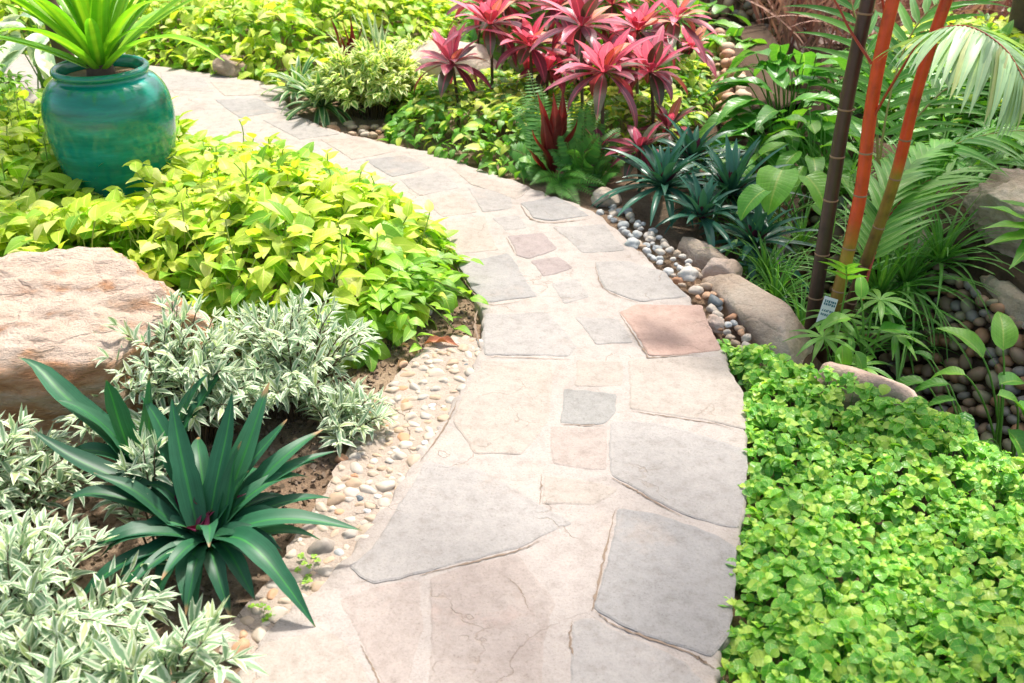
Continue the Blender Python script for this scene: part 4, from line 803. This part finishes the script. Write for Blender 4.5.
# ------------------------------------------------------------------ cordylines
CG = 'red cordylines behind the path'
def cordy(bx, by, hx, hy, yb, n, L, lb, dark=.42, w=.058):
    b = np.array(PY(bx, by, yb)); b[2] = 0; h = np.array(PY(hx, hy, yb - .02)); e = empty('cordyline', tuple(b), lb, 'plant', CG)
    st = MB(); cv = bez(b, (b + h) / 2 + np.array((random.gauss(0, .02), 0, 0)), h, 10); st.tube(cv, np.linspace(.010, .007, 10), 7); st.build('stem', M['stembrown'], e)
    mb = MB(); rosette(mb, h, n + 8, L * 1.0, w * 1.15, -.4, 1.3, .9, shape='cordy', fold=.15, lv=.35, matf=lambda t: 1 if (t < dark or random.random() < .12) else 0)
    mb.build('foliage', [M['cordy'], M['cordydark']], e)
for a in [(458,125,452,64,4.95,17,.24,'red cordyline standing alone in front of the cream boulder'), (492,140,490,24,5.1,18,.25,'red cordyline at the top centre, second from the left'),
          (532,150,530,46,5.0,18,.25,'red and pink cordyline behind the fern, third from the left'), (604,168,604,72,4.35,20,.27,'largest red cordyline nearest the path, directly above the fern'),
          (585,140,582,26,4.75,18,.27,'bright red cordyline behind the largest one'), (652,150,650,72,4.6,18,.25,'red cordyline right of the largest, left of the cobble edging'),
          (640,130,638,30,4.9,18,.26,'upright bright red cordyline second from the right'), (560,120,556,8,5.5,18,.28,'red cordyline at the very top above the fern'), (672,120,676,18,5.5,16,.26,'red cordyline head at the top right of the group'),
          (610,110,612,4,5.6,16,.28,'high red cordyline head touching the top edge'), (500,110,506,4,5.8,16,.28,'far red cordyline head at the top edge left of centre'), (700,95,692,48,5.9,12,.2,'small distant cordyline beside the cobble edging'), (470,110,482,4,5.9,14,.25,'distant red cordyline above the boulder'),(625,110,628,52,5.2,15,.24,'pinkish cordyline half hidden behind the largest one'),(545,110,548,70,5.1,12,.2,'dull purple red cordyline low behind the fern'),(575,110,574,54,5.3,14,.24,'rose cordyline head tucked left of the largest one')]:
    cordy(*a)
for a in [(642,200,640,150,4.1,12,.17,'small dark maroon cordyline in front of the cobble edging'), (600,190,598,150,4.25,8,.15,'tiny dark cordyline beside the fern'), (665,160,668,128,4.6,10,.18,'dark cordyline between the peach cobbles and the bluish rosettes')]:
    cordy(*a, dark=.9, w=.045)
# dark red sword leaves
c = G(552, 172); e = empty('dark_red_plant', c, 'dark maroon sword leaved plant inside the fern', 'plant'); mb = MB()
for px, py, w_ in [(538,92,.075),(553,92,.08),(562,88,.07),(568,112,.07),(524,146,.05),(543,112,.07),(577,118,.06),(532,130,.06)]: long_leaf(mb, np.array(c) - (0, .06, 0), PY(px, py, 4.15), .0, w_, shape='lance', fold=.35)
mb.build('foliage', M['darkred'], e)
# ------------------------------------------------------------------ fronds
PIN = [leaf('lance', .27, 3, .1, .3), leaf('lance', .36, 3, .1, .1)]
def fern_frond(mb, cv, wmax, n=26):
    mb.tube(cv, np.linspace(.0025, .001, len(cv)), 4, 1); T = np.gradient(cv, axis=0); PP = []; DD = []; UU = []; SS = []
    for i in range(n):
        u = (i + .5) / n * (len(cv) - 1.01); k = int(u); f = u - k; p = cv[k] * (1 - f) + cv[k + 1] * f; t = T[k] / np.linalg.norm(T[k]); s = np.cross(t, (0, -.6, .8)); s /= np.linalg.norm(s)
        L = wmax * math.sin(math.pi * min(1, (.12 + .86 * i / n)) ** .8)
        for sg in (-1, 1): PP.append(p); DD.append(s * sg + t * .25); UU.append(np.cross(s, t)); SS.append(L * random.uniform(.9, 1.1))
    mb.leaves(PIN[0], PP, Rdir(DD, None, up=np.array(UU)), SS, 0)
def fern(label, c, tips, wmax, group='sword ferns by the path', arch=.06):
    e = empty('sword_fern', (c[0], c[1], 0), label, 'fern', group); mb = MB(); st = MB()
    for t in tips:
        t = np.array(t); b = np.array(c) + np.array((random.gauss(0, .03), random.gauss(0, .03), 0)); cv = bez(b, b + (t - b) * .45 + np.array((0, 0, arch + .1 * np.linalg.norm(t - b))), t, 14)
        if True: fern_frond(mb, cv, wmax * random.uniform(.8, 1.2))
    mb.build('foliage', [M['fern'], M['greenstalk']], e)
fern('large dark green sword fern at the path edge under the biggest cordyline', G(580, 184), [PY(x, y, d_) for x, y, d_ in [(560,90,4.5),(572,84,4.5),(585,100,4.3),(596,95,4.5),(610,110,4.4),(620,128,4.3),(600,135,4.1),(590,150,4.0),(612,160,4.05),(560,130,4.2),(574,150,4.0),(630,150,4.3),(548,150,4.2),(622,176,4.0)]], .06)
fern('pale green sword fern leaning left beside the maroon sword leaves', G(548, 176), [PY(x, y, d_) for x, y, d_ in [(528,70,4.7),(520,90,4.6),(512,105,4.5),(505,150,4.3),(515,165,4.2),(530,180,4.1),(535,110,4.5),(540,84,4.5),(508,175,4.2)]], .06)
fern('dark feathery fern clump at the foot of the cordylines', G(560, 186), [PY(x, y, d_) for x, y, d_ in [(545,196,3.95),(562,200,3.9),(580,206,3.85),(530,185,4.0),(596,198,3.9),(570,170,3.95),(586,180,3.9),(606,186,3.9)]], .05)
e = None
# palm fronds
LF = [leaf('narrow', .085, 7, .5, .9), leaf('narrow', .08, 7, .45, .5)]
def frond(e, cv, n, L, ang=1.0, mat='palmleaf', pet=.25, rr=.006, droopz=-.1, lw=1.0, part='frond', rach='red_rachis', up=(0, 0, 1)):
    cv = cat(cv, 24); mb = MB(); mb.tube(cv, np.linspace(rr, rr * .35, 24), 6, 1); T = np.gradient(cv, axis=0); PP = []; DD = []; SS = []; UU = []
    for i in range(n):
        v = pet + (1 - pet) * (i + .5) / n; u_ = v * 22.99; k = int(u_); f = u_ - k; p = cv[k] * (1 - f) + cv[k + 1] * f; t = T[k] / np.linalg.norm(T[k]); s = np.cross(t, up); s /= np.linalg.norm(s); nn = np.cross(s, t)
        a = ang * (1.15 - .6 * i / n); l = L * math.sin(math.pi * (.22 + .66 * i / n)) ** .7
        for sg in (-1, 1): DD.append(t * math.cos(a) + s * sg * math.sin(a) + nn * .15 + np.array((0, 0, droopz)) + np.array([random.gauss(0, .04) for _ in range(3)])); PP.append(p); SS.append((l * lw, l, l) if 0 else (l * lw * random.uniform(.9, 1.1), l * random.uniform(.92, 1.06), l)); UU.append(nn)
    mb.leaves(random.choice(LF), PP, Rdir(DD, None, up=np.array(UU)), SS, 0); o = mb.build(part, [M[mat], M[rach]], e); return o
M['red_rachis'] = plain('red_petiole', (.42, .04, .02), .4, (.28, .06, .02)); M['green_rachis'] = plain('olive_petiole', (.25, .30, .06), .4, (.3, .2, .05))
def culmmat(name, stops): return plain(name, (0, 0, 0), .38, scale=14, spec=.5, ramp_v=stops, bump=.1)
BR, YE, RE_, RB = (.060, .026, .018), (.30, .20, .02), (.62, .065, .012), (.42, .045, .015)
M['culm_red'] = culmmat('red_cane', [(0, BR), (.08, (.09, .035, .02)), (.13, (.20, .10, .02)), (.20, YE), (.24, RE_), (.55, RE_), (1, RB)])
M['culm_red2'] = culmmat('second_red_cane', [(0, BR), (.14, (.09, .035, .02)), (.17, (.18, .11, .02)), (.28, YE), (.31, RE_), (1, RB)])
M['culm_brown'] = culmmat('brown_cane', [(0, (.05, .03, .02)), (.5, (.062, .030, .022)), (1, (.05, .035, .02))])
M['ring'] = plain('cane_ring', (.34, .22, .12), .7, (.24, .14, .08))
pb0 = G(826, 378, -.16)
palm = empty('lipstick_palm', pb0, 'clump of one brown and two scarlet canes of a palm beside the stream', 'palm')
tops = {}
for key, mat, a, b, r in [('b', 'culm_brown', (808, 358, 2.96), (868, 0, 3.02), .0225), ('r1', 'culm_red', (822, 350, 2.90), (893, 0, 2.95), .020), ('r2', 'culm_red2', (842, 320, 3.02), (948, -4, 2.96), .018)]:
    p0, p1 = np.array(PY(*a)), np.array(PY(*b)); p0 = p0 + (p0 - p1) * .12; d = p1 - p0; p2 = p1 + d * 2.1 + np.array((.25, .1, .2)); cv = cat([p0, p0 * .5 + p1 * .5 + np.array((.022 if key != 'b' else -.012, 0, 0)), p1, p1 * .45 + p2 * .55, p2], 60)
    mb = MB(); mb.tube(cv, np.linspace(r * 1.1, r * .8, 60) , 16); s = mb.build('cane', M[mat], palm); tops[key] = cv
    s['label'] = {'b': 'dark brown cane on the left', 'r1': 'scarlet cane in the middle', 'r2': 'scarlet cane on the right'}[key]
    ks = np.cumsum([3, 3.2, 3.2, 3.4, 3.6, 4, 4.2, 4.5, 5, 5, 5, 5])
    for k in ks:
        if k > 56 or (key != 'b' and k > 22): break
        k0 = int(k); q = cv[k0]; t = cv[k0 + 1] - cv[k0]; t /= np.linalg.norm(t); rk = (r * 1.1 - (r * .3) * k / 60); mb = MB(); mb.tube([q - t * .003, q - t * .0015, q + t * .0015, q + t * .003], [rk, rk + .0014, rk + .0014, rk], 16, cap=False); mb.build('cane_ring', M['ring'], palm)
# fronds of the palm
frond(palm, [PY(867,129,2.93), PY(896,78,2.88), PY(925,38,2.78), PY(965,26,2.66), PY(1004,48,2.55), PY(1026,84,2.48)], 28, .25, 1.15, 'palmpale', .38, .005, -.4, 1.9)
frond(palm, [PY(862,300,2.96), PY(872,262,3.0), PY(890,215,3.15), PY(930,180,3.3), PY(1000,160,3.45)], 22, .26, .75, 'palmleaf', .25, .006, .05, 1.4)
frond(palm, [PY(868,250,3.0), PY(890,190,3.2), PY(935,150,3.5), PY(990,140,3.7)], 20, .30, .5, 'palmleaf', .2, .006, .1, 1.6)
frond(palm, [PY(872,64,2.95), PY(850,30,3.0), PY(833,-2,3.05), PY(790,-60,3.2), PY(740,-70,3.3)], 8, .2, .6, 'palmleaf', .8, .005, .2, 1.2)
frond(palm, [PY(886,36,2.95), PY(884,10,2.98), PY(876,-30,3.0), PY(860,-100,3.2), PY(870,-160,3.5)], 18, .35, .9, 'palmleaf', .5, .005, -.1, 1.2)
frond(palm, [PY(830,372,2.85), PY(840,320,2.8), PY(846,285,2.75), PY(846,268,2.7)], 3, .12, .8, 'midgreen', .7, .004, 0, 3, rach='greenstalk')
for key in ('b', 'r1', 'r2'):
    t_ = tops[key][-1]
    for k in range(3):
        a = k * 1.1 + {'b': .1, 'r1': -.5, 'r2': -.9}[key]; dv = np.array((math.cos(a), math.sin(a), 0))
        frond(palm, [t_ - (0, 0, .05), t_ + dv * .15 + (0, 0, .4), t_ + dv * .5 + (0, 0, .6), t_ + dv * .95 + (0, 0, .45)], 20, .34, 1.0, 'palmleaf', .25, .008, -.2, 1.1)
palm2 = empty('young_palm', (1.95, 3.3, 0), 'young green palm with long arching leaflets behind the scarlet canes', 'palm')
for cv, m_, L in [([(1.45,3.6,-.1),(1.5,3.6,.25),(1.75,3.5,.45),(2.1,3.3,.5)], 'palmleaf', .3), ([(1.45,3.6,-.1),(1.42,3.7,.4),(1.55,3.9,.75),(1.85,4.0,.95)], 'palmleaf', .32),                   ([(1.45,3.6,-.1),(1.55,3.8,.35),(1.9,3.95,.6),(2.3,3.9,.65)], 'palmleaf', .32), ([(1.45,3.6,-.1),(1.4,3.8,.5),(1.3,4.1,.9),(1.35,4.4,1.15)], 'palmleaf', .34)]:
    frond(palm2, cv, 18, L, .85, m_, .3, .006, -.1, 1.3, rach='green_rachis')
mb = MB(); mb.tube([(1.45, 3.6, -.3), (1.45, 3.6, 0)], [.03, .02], 10); mb.build('stem', M['culm_brown'], palm2)
palm2.location = (1.45, 3.6, -.2)
for ch in palm2.children: ch.location = (-1.45, -3.6, .2)
# plant label at the palm's foot
sg = empty('plant_label', PY(823, 322, 2.83), 'small white tilted name plate with blue green lettering at the foot of the palm', 'sign')
bm = bmesh.new(); bmesh.ops.create_cube(bm, size=1); bmesh.ops.scale(bm, vec=(.075, .003, .115), verts=bm.verts[:]); bmesh.ops.bevel(bm, geom=bm.edges[:], offset=.0008, segments=2, affect='EDGES')
me = bpy.data.meshes.new('plate'); bm.to_mesh(me); me.materials.append(plain('white_plate', (.75, .76, .74), .4, (.7, .72, .7))); o = bpy.data.objects.new('plate', me); C.objects.link(o); o.parent = sg; o.location = (0, 0, .06)
mb = MB(); rr_ = random.Random(4)
def stroke(x0, z0, x1, z1, w_=.0016):
    d = np.array((x1 - x0, z1 - z0)); d = d / (np.linalg.norm(d) + 1e-9) * w_; n2 = (-d[1], d[0]); y_ = -.0022
    mb.raw([(x0 - n2[0], y_, z0 - n2[1]), (x1 - n2[0], y_, z1 - n2[1]), (x1 + n2[0], y_, z1 + n2[1]), (x0 + n2[0], y_, z0 + n2[1])], [(0, 1, 2, 3)])
for rz in (.095, .082, .055, .038):
    x = -.03
    while x < .028:
        w2 = .008
        for _ in range(3): stroke(x + rr_.choice((0, w2 * .7)), rz, x + rr_.choice((0, w2 * .7)), rz + .009)
        stroke(x, rz + rr_.choice((0, .0045, .009)), x + w2 * .7, rz + rr_.choice((0, .0045, .009))); x += w2 * 1.35
o = mb.build('lettering', plain('teal_ink', (.03, .16, .20), .5, (.04, .2, .25)), None); o.parent = sg
mb = MB(); mb.tube([(0, .004, -.14), (0, .004, .05)], .004, 8); o = mb.build('stake', M['stembrown'], None); o.parent = sg
sg.rotation_euler = (R_(-18), R_(22), R_(12)); sg.scale = (.72, .72, .78); sg.location.z -= .01
# ------------------------------------------------------------------ broad leaved plants
def broad(e_name, label, c, specs, L, wr, mat, shape='ovate', group=None, catg='plant', fold=.3, wave=.08, rs=.004, stalk='greenstalk'):
    """specs: (px, py, world y, yaw, pitch, scale) of each blade's base"""
    e = empty(e_name, tuple(c), label, catg, group); mb = MB(); st = MB()
    for px, py, y, yaw, pit, s in specs:
        b = np.array(PY(px, py, y)); r0 = np.array(c) + np.array((random.gauss(0, .02), random.gauss(0, .02), 0))
        st.tube(bez(r0, (r0 * .45 + b * .55) + np.array((0, 0, .10)), b, 9), np.linspace(rs * 1.2, rs * .7, 9), 6)
        LL = L * s; d = np.array((math.sin(yaw), math.cos(yaw), 0)); k = 12; p = b; a = pit; pts = [p]
        for j in range(k): a -= .09; p = p + (d * math.cos(a) + np.array((0, 0, math.sin(a)))) * LL / k; pts.append(p)
        mb.blade(pts, wprof(shape, k + 1, LL * wr), fold, 0, up=np.array((-d[0] * .3, -d[1] * .3, 1.)), wave=wave, cols=7)
    mb.build('foliage', M[mat], e); st.build('stalk', M[stalk], e); return e
def rand_specs(px, py, y, n, sx, sy, dy, rnd=random.Random(11)):
    out = []
    for i in range(n):
        a = i * 2.399; q = math.sqrt((i + .5) / n); out.append((px + sx * q * math.sin(a), py - sy * q * math.cos(a), y + dy * q * math.cos(a), a + rnd.gauss(0, .3), .7 - .9 * q + rnd.gauss(0, .15), rnd.uniform(.8, 1.2)))
    return out
broad('broad_leaved_plant', 'large glossy broad leaved clump in the middle of the stream bank left of the palm', (1.42, 5.0, -.25), rand_specs(785, 95, 4.7, 40, 46, 54, .22), .30, .32, 'bigleaf', wave=.12)
broad('broad_leaved_plant', 'second broad leaved clump with pale leaves further up the stream', (1.3, 6.1, -.1), rand_specs(735, 62, 5.9, 22, 34, 34, .25), .30, .34, 'midgreen', wave=.12)
broad('broad_leaved_plant', 'dark leaved clump behind the palm canes', (1.75, 5.4, -.1), rand_specs(850, 100, 5.1, 26, 40, 50, .2), .30, .3, 'bigleaf', wave=.12)
broad('broad_leaved_plant', 'pale broad leaf plant at the top edge above the cobble edging', (1.1, 7.1, 0), rand_specs(700, 20, 6.9, 16, 40, 20, .25), .30, .36, 'midgreen', wave=.1)
broad('broad_leaved_plant', 'lower broad leaved clump behind the bluish rosettes', (1.25, 4.5, -.2), rand_specs(762, 138, 4.45, 22, 36, 30, .18), .24, .34, 'bigleaf', wave=.12)
broad('broad_leaved_plant', 'broad leaved clump right beside the brown cane', (1.40, 4.3, -.2), rand_specs(815, 140, 4.3, 16, 26, 34, .15), .24, .36, 'midgreen', wave=.12)
broad('alocasia', 'arrow leaved plant with two big pale leaves left of the palm', (1.10, 3.85, -.2), [(782,170,3.6,3.6,-.1,1.1), (806,176,3.55,2.6,-.2,1.), (765,190,3.5,4.2,-.2,.8), (812,205,3.5,2.2,-.3,.8)], .19, .75, 'midgreen', 'heart', wave=.06)
broad('water_arum', 'long stalked arrow leaved plant in front of the pebble wall at the right edge', (1.62, 2.66, -.45), [(983,358,2.7,-.9,.9,1.1), (1003,350,2.65,.2,1.0,1.), (1000,384,2.6,1.2,.2,1.), (965,375,2.6,-1.,.1,.7), (998,395,2.5,1.6,-.1,.8), (1008,430,2.45,2.4,-.5,1.3), (988,440,2.5,3.6,-.4,1.1), (1016,405,2.5,1.8,-.3,1.)], .16, .52, 'midgreen', 'ovate', wave=.05)
broad('water_arum', 'low arrow leaved plant in the dark stream hollow', (1.50, 2.52, -.48), [(949,384,2.65,-1.4,.1,.9), (955,400,2.55,-1.2,-.1,.8), (965,412,2.5,3.4,-.3,.9), (925,382,2.7,-1.5,.15,1.), (940,430,2.4,3.3,-.5,.9), (932,360,2.8,-.8,.5,.6)], .14, .42, 'bigleaf', 'ovate', wave=.05)
broad('water_arum', 'pointed green leaves beside the low cream stone', (1.22, 2.62, -.3), [(880,392,2.6,1.5,.2,.9), (905,345,2.8,-.4,.6,.7), (870,400,2.6,-2.4,0,.7), (910,400,2.5,1.4,.3,.6)], .12, .36, 'midgreen', 'ovate')
# hosta-like and nest fern at right
e = empty('nest_fern', (2.05, 3.2, .2), 'bright rippled strap leaved fern on the boulder at the right edge', 'fern'); mb = MB()
for px, py, y in [(976,208,3.1), (982,228,3.0), (985,246,2.95), (1000,200,3.2), (1005,268,2.9), (1030,190,3.2), (1060,215,2.9), (1060,260,2.8), (1090,230,3.1), (1040,175,3.4)]:
    long_leaf(mb, PY(1060, 235, 3.15), PY(px, py, y), .04, .085, shape='lance', wave=.18, fold=.25)
mb.build('foliage', M['midgreen'], e)
broad('round_leaved_plant', 'plant with oval grey green leaves in front of the name plate', (1.18, 2.78, -.25), [(861,298,2.75,.1,1.2,.9), (850,318,2.72,-1.9,.3,1.2), (872,312,2.75,1.6,.2,1.3), (842,345,2.65,3.0,-.9,1.2), (855,352,2.62,2.4,-.6,1.0), (880,330,2.7,1.5,.2,1.4), (866,375,2.6,3.2,-.7,1.), (838,368,2.65,3.9,-.6,.9)], .10, .5, 'midgreen', 'ovate')
# umbrella-leaf clump: whorls of finger leaves
e = empty('umbrella_plant', (1.05, 2.72, -.2), 'umbrella plant with spreading finger leaves at the foot of the scarlet cane', 'plant'); mb = MB(); st = MB()
for px, py, y in [(823,338,2.72), (862,366,2.62), (838,318,2.85), (880,300,2.8), (895,335,2.75), (850,335,2.78)]:
    c = np.array(PY(px, py, y)); st.tube([np.array((1.05, 2.75, -.25)), c * .6 + np.array((1.05, 2.75, -.1)) * .4, c], .0035, 6)
    for k in range(9):
        a = k * .698 + random.gauss(0, .12); pp = [c]; el = .25; p = c
        for j in range(8): el -= .1; p = p + np.array((math.sin(a) * math.cos(el), math.cos(a) * math.cos(el), math.sin(el))) * .016; pp.append(p)
        mb.blade(pp, wprof('lance', 9, .022), .3, 0, cols=3)
mb.build('foliage', M['midgreen'], e); st.build('stalk', M['greenstalk'], e)
# liriope / grass clumps
for px, py, z, n, L, w_, lb in [(775, 300, -.12, 60, .30, .011, 'dark grass clump left of the palm canes'), (742, 232, -.05, 40, .24, .010, 'fine grass clump beside the bluish rosettes'), (890, 330, -.3, 50, .34, .014, 'grass clump right of the palm foot'), (925, 300, -.25, 40, .34, .018, 'broad bladed grass before the pebble wall'), (800, 245, -.15, 40, .30, .012, 'grass clump beneath the arrow leaves'), (842, 200, -.1, 60, .45, .014, 'tall grass clump behind the canes'), (878, 300, -.2, 46, .60, .024, 'tall spear leaved clump rising right behind the scarlet canes'), (925, 215, -.1, 60, .60, .024, 'spear leaved clump in front of the sunlit bed at the right'), (800, 330, -.15, 50, .26, .012, 'dense low grass clump at the foot of the brown cane'), (765, 275, -.08, 50, .26, .014, 'low strap grass behind the sloping tan rock'), (940, 262, -.05, 50, .36, .018, 'arching grass spilling over the top of the pebble wall'), (905, 285, -.15, 54, .42, .020, 'dense strap grass between the scarlet canes and the pebble wall'), (905, 350, -.35, 46, .30, .014, 'dark grass clump at the foot of the pebble wall'), (900, 240, -.1, 60, .45, .016, 'tall arching grass right of the scarlet canes')]:
    c = G(px, py, z); e = empty('grass_clump', c, lb, 'plant', 'grassy clumps around the palm'); mb = MB()
    rosette(mb, c, n, L, w_, .3, 1.45, 1.3, shape='narrow', fold=.4, k=8); mb.build('foliage', M['palmleaf'], e)
# ------------------------------------------------------------------ small things
e = empty('dry_leaf', G(441, 346, .02), 'single curled reddish brown dry leaf on the soil by the path', 'leaf'); mb = MB(); p = np.array(G(424, 344, .025)); q = np.array(G(460, 347, .022))
mb.blade(bez(p, (p + q) / 2 + np.array((0, .02, .015)), q, 12), wprof('lance', 12, .035), .9, 0, wave=.5); mb.build('blade', leafmat('dry_leaf', (.30, .10, .05), (.36, .14, .07), rib=(.42, .2, .1), trans=.1, rough=.7), e)
def litter(px, py, n, sp, mat, lb):
    for k in range(n):
        c = G(px + random.gauss(0, sp), py + random.gauss(0, sp * .6), .012); mb = MB(); a = random.uniform(0, 6.28); d = np.array((math.cos(a), math.sin(a), 0)) * random.uniform(.015, .03)
        c = np.array(c); mb.blade(bez(c - d, c + np.array((0, 0, .015)), c + d, 6), wprof('lance', 6, .02), .5, 0, wave=.3, cols=3); o = mb.build('dry_leaf', mat, loc=tuple(c)); tag(o, lb, 'leaf', 'small dry leaves on the soil')
ml = leafmat('tan_dry_leaf', (.26, .15, .08), (.38, .22, .10), trans=.1, rough=.8)
litter(370, 430, 12, 16, ml, 'one of the small dry leaves on the soil beside the silver shrub'); litter(400, 345, 8, 22, ml, 'one of the small dry leaves on the soil under the lime vine')
for px, py, z, lb in [(297, 588, .04, 'tiny clover seedling in the mortar crack beside the drooping leaf'), (262, 618, .03, 'tiny clover seedling near the sandy corner flagstone'), (310, 566, .04, 'tiny clover seedling above the drooping leaf tip')]:
    c = np.array(G(px, py, .01)); e = empty('clover_seedling', tuple(c), lb, 'weed', 'clover seedlings'); mb = MB()
    for k in range(7):
        a = random.uniform(0, 6.28); r = random.uniform(.005, .035); t = c + np.array((math.cos(a) * r, math.sin(a) * r, random.uniform(.012, .028))); mb.tube([c, (c + t) / 2 + np.array((0, 0, .008)), t], .0006, 3, 1, cap=False)
        mb.leaves(leaf('round', 1.0, 3, .2, .2), [t] * 3, Ryp(np.array([a, a + 2.1, a + 4.2]), np.array([.15] * 3)), [.009] * 3, 0)
    mb.build('foliage', [M['limeold'], M['greenstalk']], e)
# crumbs, bark chips and roots lying on the bare soil
mb = MB(); soilpoly = [G(*p)[:2] for p in [(250,600),(300,540),(340,470),(400,372),(440,345),(478,335),(470,300),(420,320),(330,380),(200,430),(60,420),(20,520),(60,660),(180,683)]]
X, Y = scatter_poly(soilpoly, 6000); n = len(X); cube_V = np.array([(x, y, z) for x in (-.5, .5) for y in (-.5, .5) for z in (-.5, .5)], float) * (1, .7, .5); cube_F = np.array([(0, 1, 3, 2), (4, 6, 7, 5), (0, 4, 5, 1), (2, 3, 7, 6), (0, 2, 6, 4), (1, 5, 7, 3)])
mb.leaves((cube_V, cube_F, np.zeros((8, 2))), np.stack([X, Y, gz(X, Y) + .003], 1), Ryp(rng.uniform(0, 6.28, n), rng.normal(0, .5, n), rng.normal(0, .8, n)), np.stack([rng.uniform(.003, .012, n), rng.uniform(.004, .022, n), rng.uniform(.003, .009, n)], 1) * rng.choice([.6, 1, 1.3], (n, 1)), rng.integers(0, 3, n))
tag(mb.build('soil_crumbs', [M['soil'], M['dirt_and_shade'], M['stembrown']], smooth=False), 'crumbs of earth and bark chips on the bare soil left of the path', 'soil litter', None, 'stuff')
# trunk, dry stems and reeds at the back
def trunk(name, label, pts, r, mat='bark', group=None, catg='tree'):
    e = empty(name, tuple(pts[0]), label, catg, group); mb = MB(); cv = cat(pts, 16); mb.tube(cv, np.linspace(r, r * .8, 16) * (1 + .06 * rng.standard_normal(16)), 12); mb.build('trunk', M[mat], e); return e
t1 = trunk('slanting_tree', 'slender brown slanting trunk rising behind the urn', [np.array((PY(66, 62, 4.7)[0], 4.7, 0)), PY(58, 30, 4.7), PY(44, 0, 4.7), np.array(PY(20, -60, 4.7)), np.array(PY(-40, -260, 4.7))], .05)
mb = MB(); top_ = np.array(PY(-40, -260, 4.7)); nL = 700; Q = rng.normal(0, 1, (nL, 3)) * (.5, .5, .25) + top_; mb.leaves(OV[0], Q, Ryp(rng.uniform(0, 6.28, nL), rng.normal(0, .5, nL)), rng.uniform(.07, .12, nL), 0); mb.build('crown', M['midgreen'], t1)
broad('broad_leaved_plant', 'pale grey green broad leaves behind the slanting trunk at the far left', (-2.55, 5.4, 0), rand_specs(40, 30, 5.3, 18, 34, 26, .25), .34, .45, 'silver', wave=.1)
# dry reed thicket at the top right
mb = MB(); nR = 1800; X = rng.uniform(1.75, 5.5, nR); Y = rng.uniform(6.5, 8.4, nR)
M['dry'] = leafmat('dry_grass', (.36, .20, .15), (.50, .32, .24), trans=.2, tcol=(1.2, 1, .9), rough=.8, third=(.28, .13, .10))
D = np.stack([rng.normal(0, .45, nR), rng.normal(0, .45, nR), np.ones(nR)], 1); mb.leaves(leaf('narrow', .03, 7, .3, 1.0), np.stack([X, Y, np.full(nR, -.02)], 1), Rdir(D, rng.normal(0, 1, nR), up=(0, 1, .2)), rng.uniform(.4, 1.1, nR), 0)
tag(mb.build('dry_grass_thicket', M['dry']), 'pinkish brown dry grass thicket at the top right', 'dry grass', None, 'stuff')
for k in range(9):
    x = 1.35 + k * .16 + random.gauss(0, .04); y = 7.5 + random.gauss(0, .1); e = empty('thin_trunk', (x, y, 0), 'one of the thin brown stems standing at the back beyond the stream', 'stem', 'thin brown stems at the back'); mb = MB(); mb.tube(cat([(x, y, -.1), (x + random.gauss(0, .03), y, .5), (x + random.gauss(0, .08), y, 1.6)], 8), .013, 7); mb.build('trunk', M['bark'], e)
g = MB(); gx_, gy_ = np.meshgrid(np.linspace(.9, 6, 40), np.linspace(6.7, 9.2, 24)); gzv = gz(gx_, gy_) + .006; ii = np.arange(960).reshape(24, 40)
g.raw(np.stack([gx_, gy_, gzv], -1).reshape(-1, 3), np.stack([ii[:-1, :-1], ii[:-1, 1:], ii[1:, 1:], ii[1:, :-1]], -1).reshape(-1, 4)); tag(g.build('gravel_path', rockmat('pinkish_gravel', [(.3, (.42, .32, .27)), (.5, (.55, .45, .39)), (.7, (.62, .54, .48))], 14, 1, .8)), kind='structure')
# back hedge closing the garden; unseen tree added to shade the right bank
bed('back_hedge', 'tall green hedge closing the garden far behind', 'hedge', [(-9, 9.4), (8, 9.2), (8, 11), (-9, 11)], 2.0, 150, OV, .2, [M['midgreen'], M['bigleaf'], M['greenstalk']], old=.5, fall=.6, edge_h=1.2)
def added_shade_tree(label, base, crown_c, crown_r, n, L):
    e = empty('added_shade_tree', base, label, 'tree'); mb = MB(); b = np.array(base, float); c = np.array(crown_c, float)
    mb.tube(cat([b, b * .5 + c * .5 + (0.1, 0, 0), c], 12), np.linspace(.11, .05, 12), 12)
    for k in range(9):
        a = k * .7; t = c + np.array((math.cos(a), math.sin(a), random.uniform(-.1, .35))) * np.array(crown_r) * .8; s = b * .35 + c * .65 if k % 2 else b * .15 + c * .85
        mb.tube(bez(s, (s + t) / 2 + np.array((0, 0, .15)), t, 8), np.linspace(.035, .01, 8), 7)
    mb.build('trunk', M['bark'], e); mb = MB(); Q = rng.normal(0, 1, (n, 3)); Q /= np.linalg.norm(Q, axis=1)[:, None]; Q *= rng.random((n, 1)) ** .45
    cl = rng.normal(0, 1, (26, 3)); cl /= np.linalg.norm(cl, axis=1)[:, None]; cl *= .75; Q = cl[rng.integers(0, 26, n)] + Q * .42
    mb.leaves(OV[0], Q * np.array(crown_r) + c, Ryp(rng.uniform(0, 6.28, n), rng.normal(-.1, .5, n), rng.normal(0, .5, n)), rng.uniform(.7, 1.2, n) * L, 0); mb.build('crown', M['midgreen'], e)
added_shade_tree('unseen spreading tree added above the right bank to shade it', (3.0, 5.9, 0), (2.2, 5.3, 3.6), (1.05, .95, .5), 1400, .12)
bpy.context.view_layer.update()
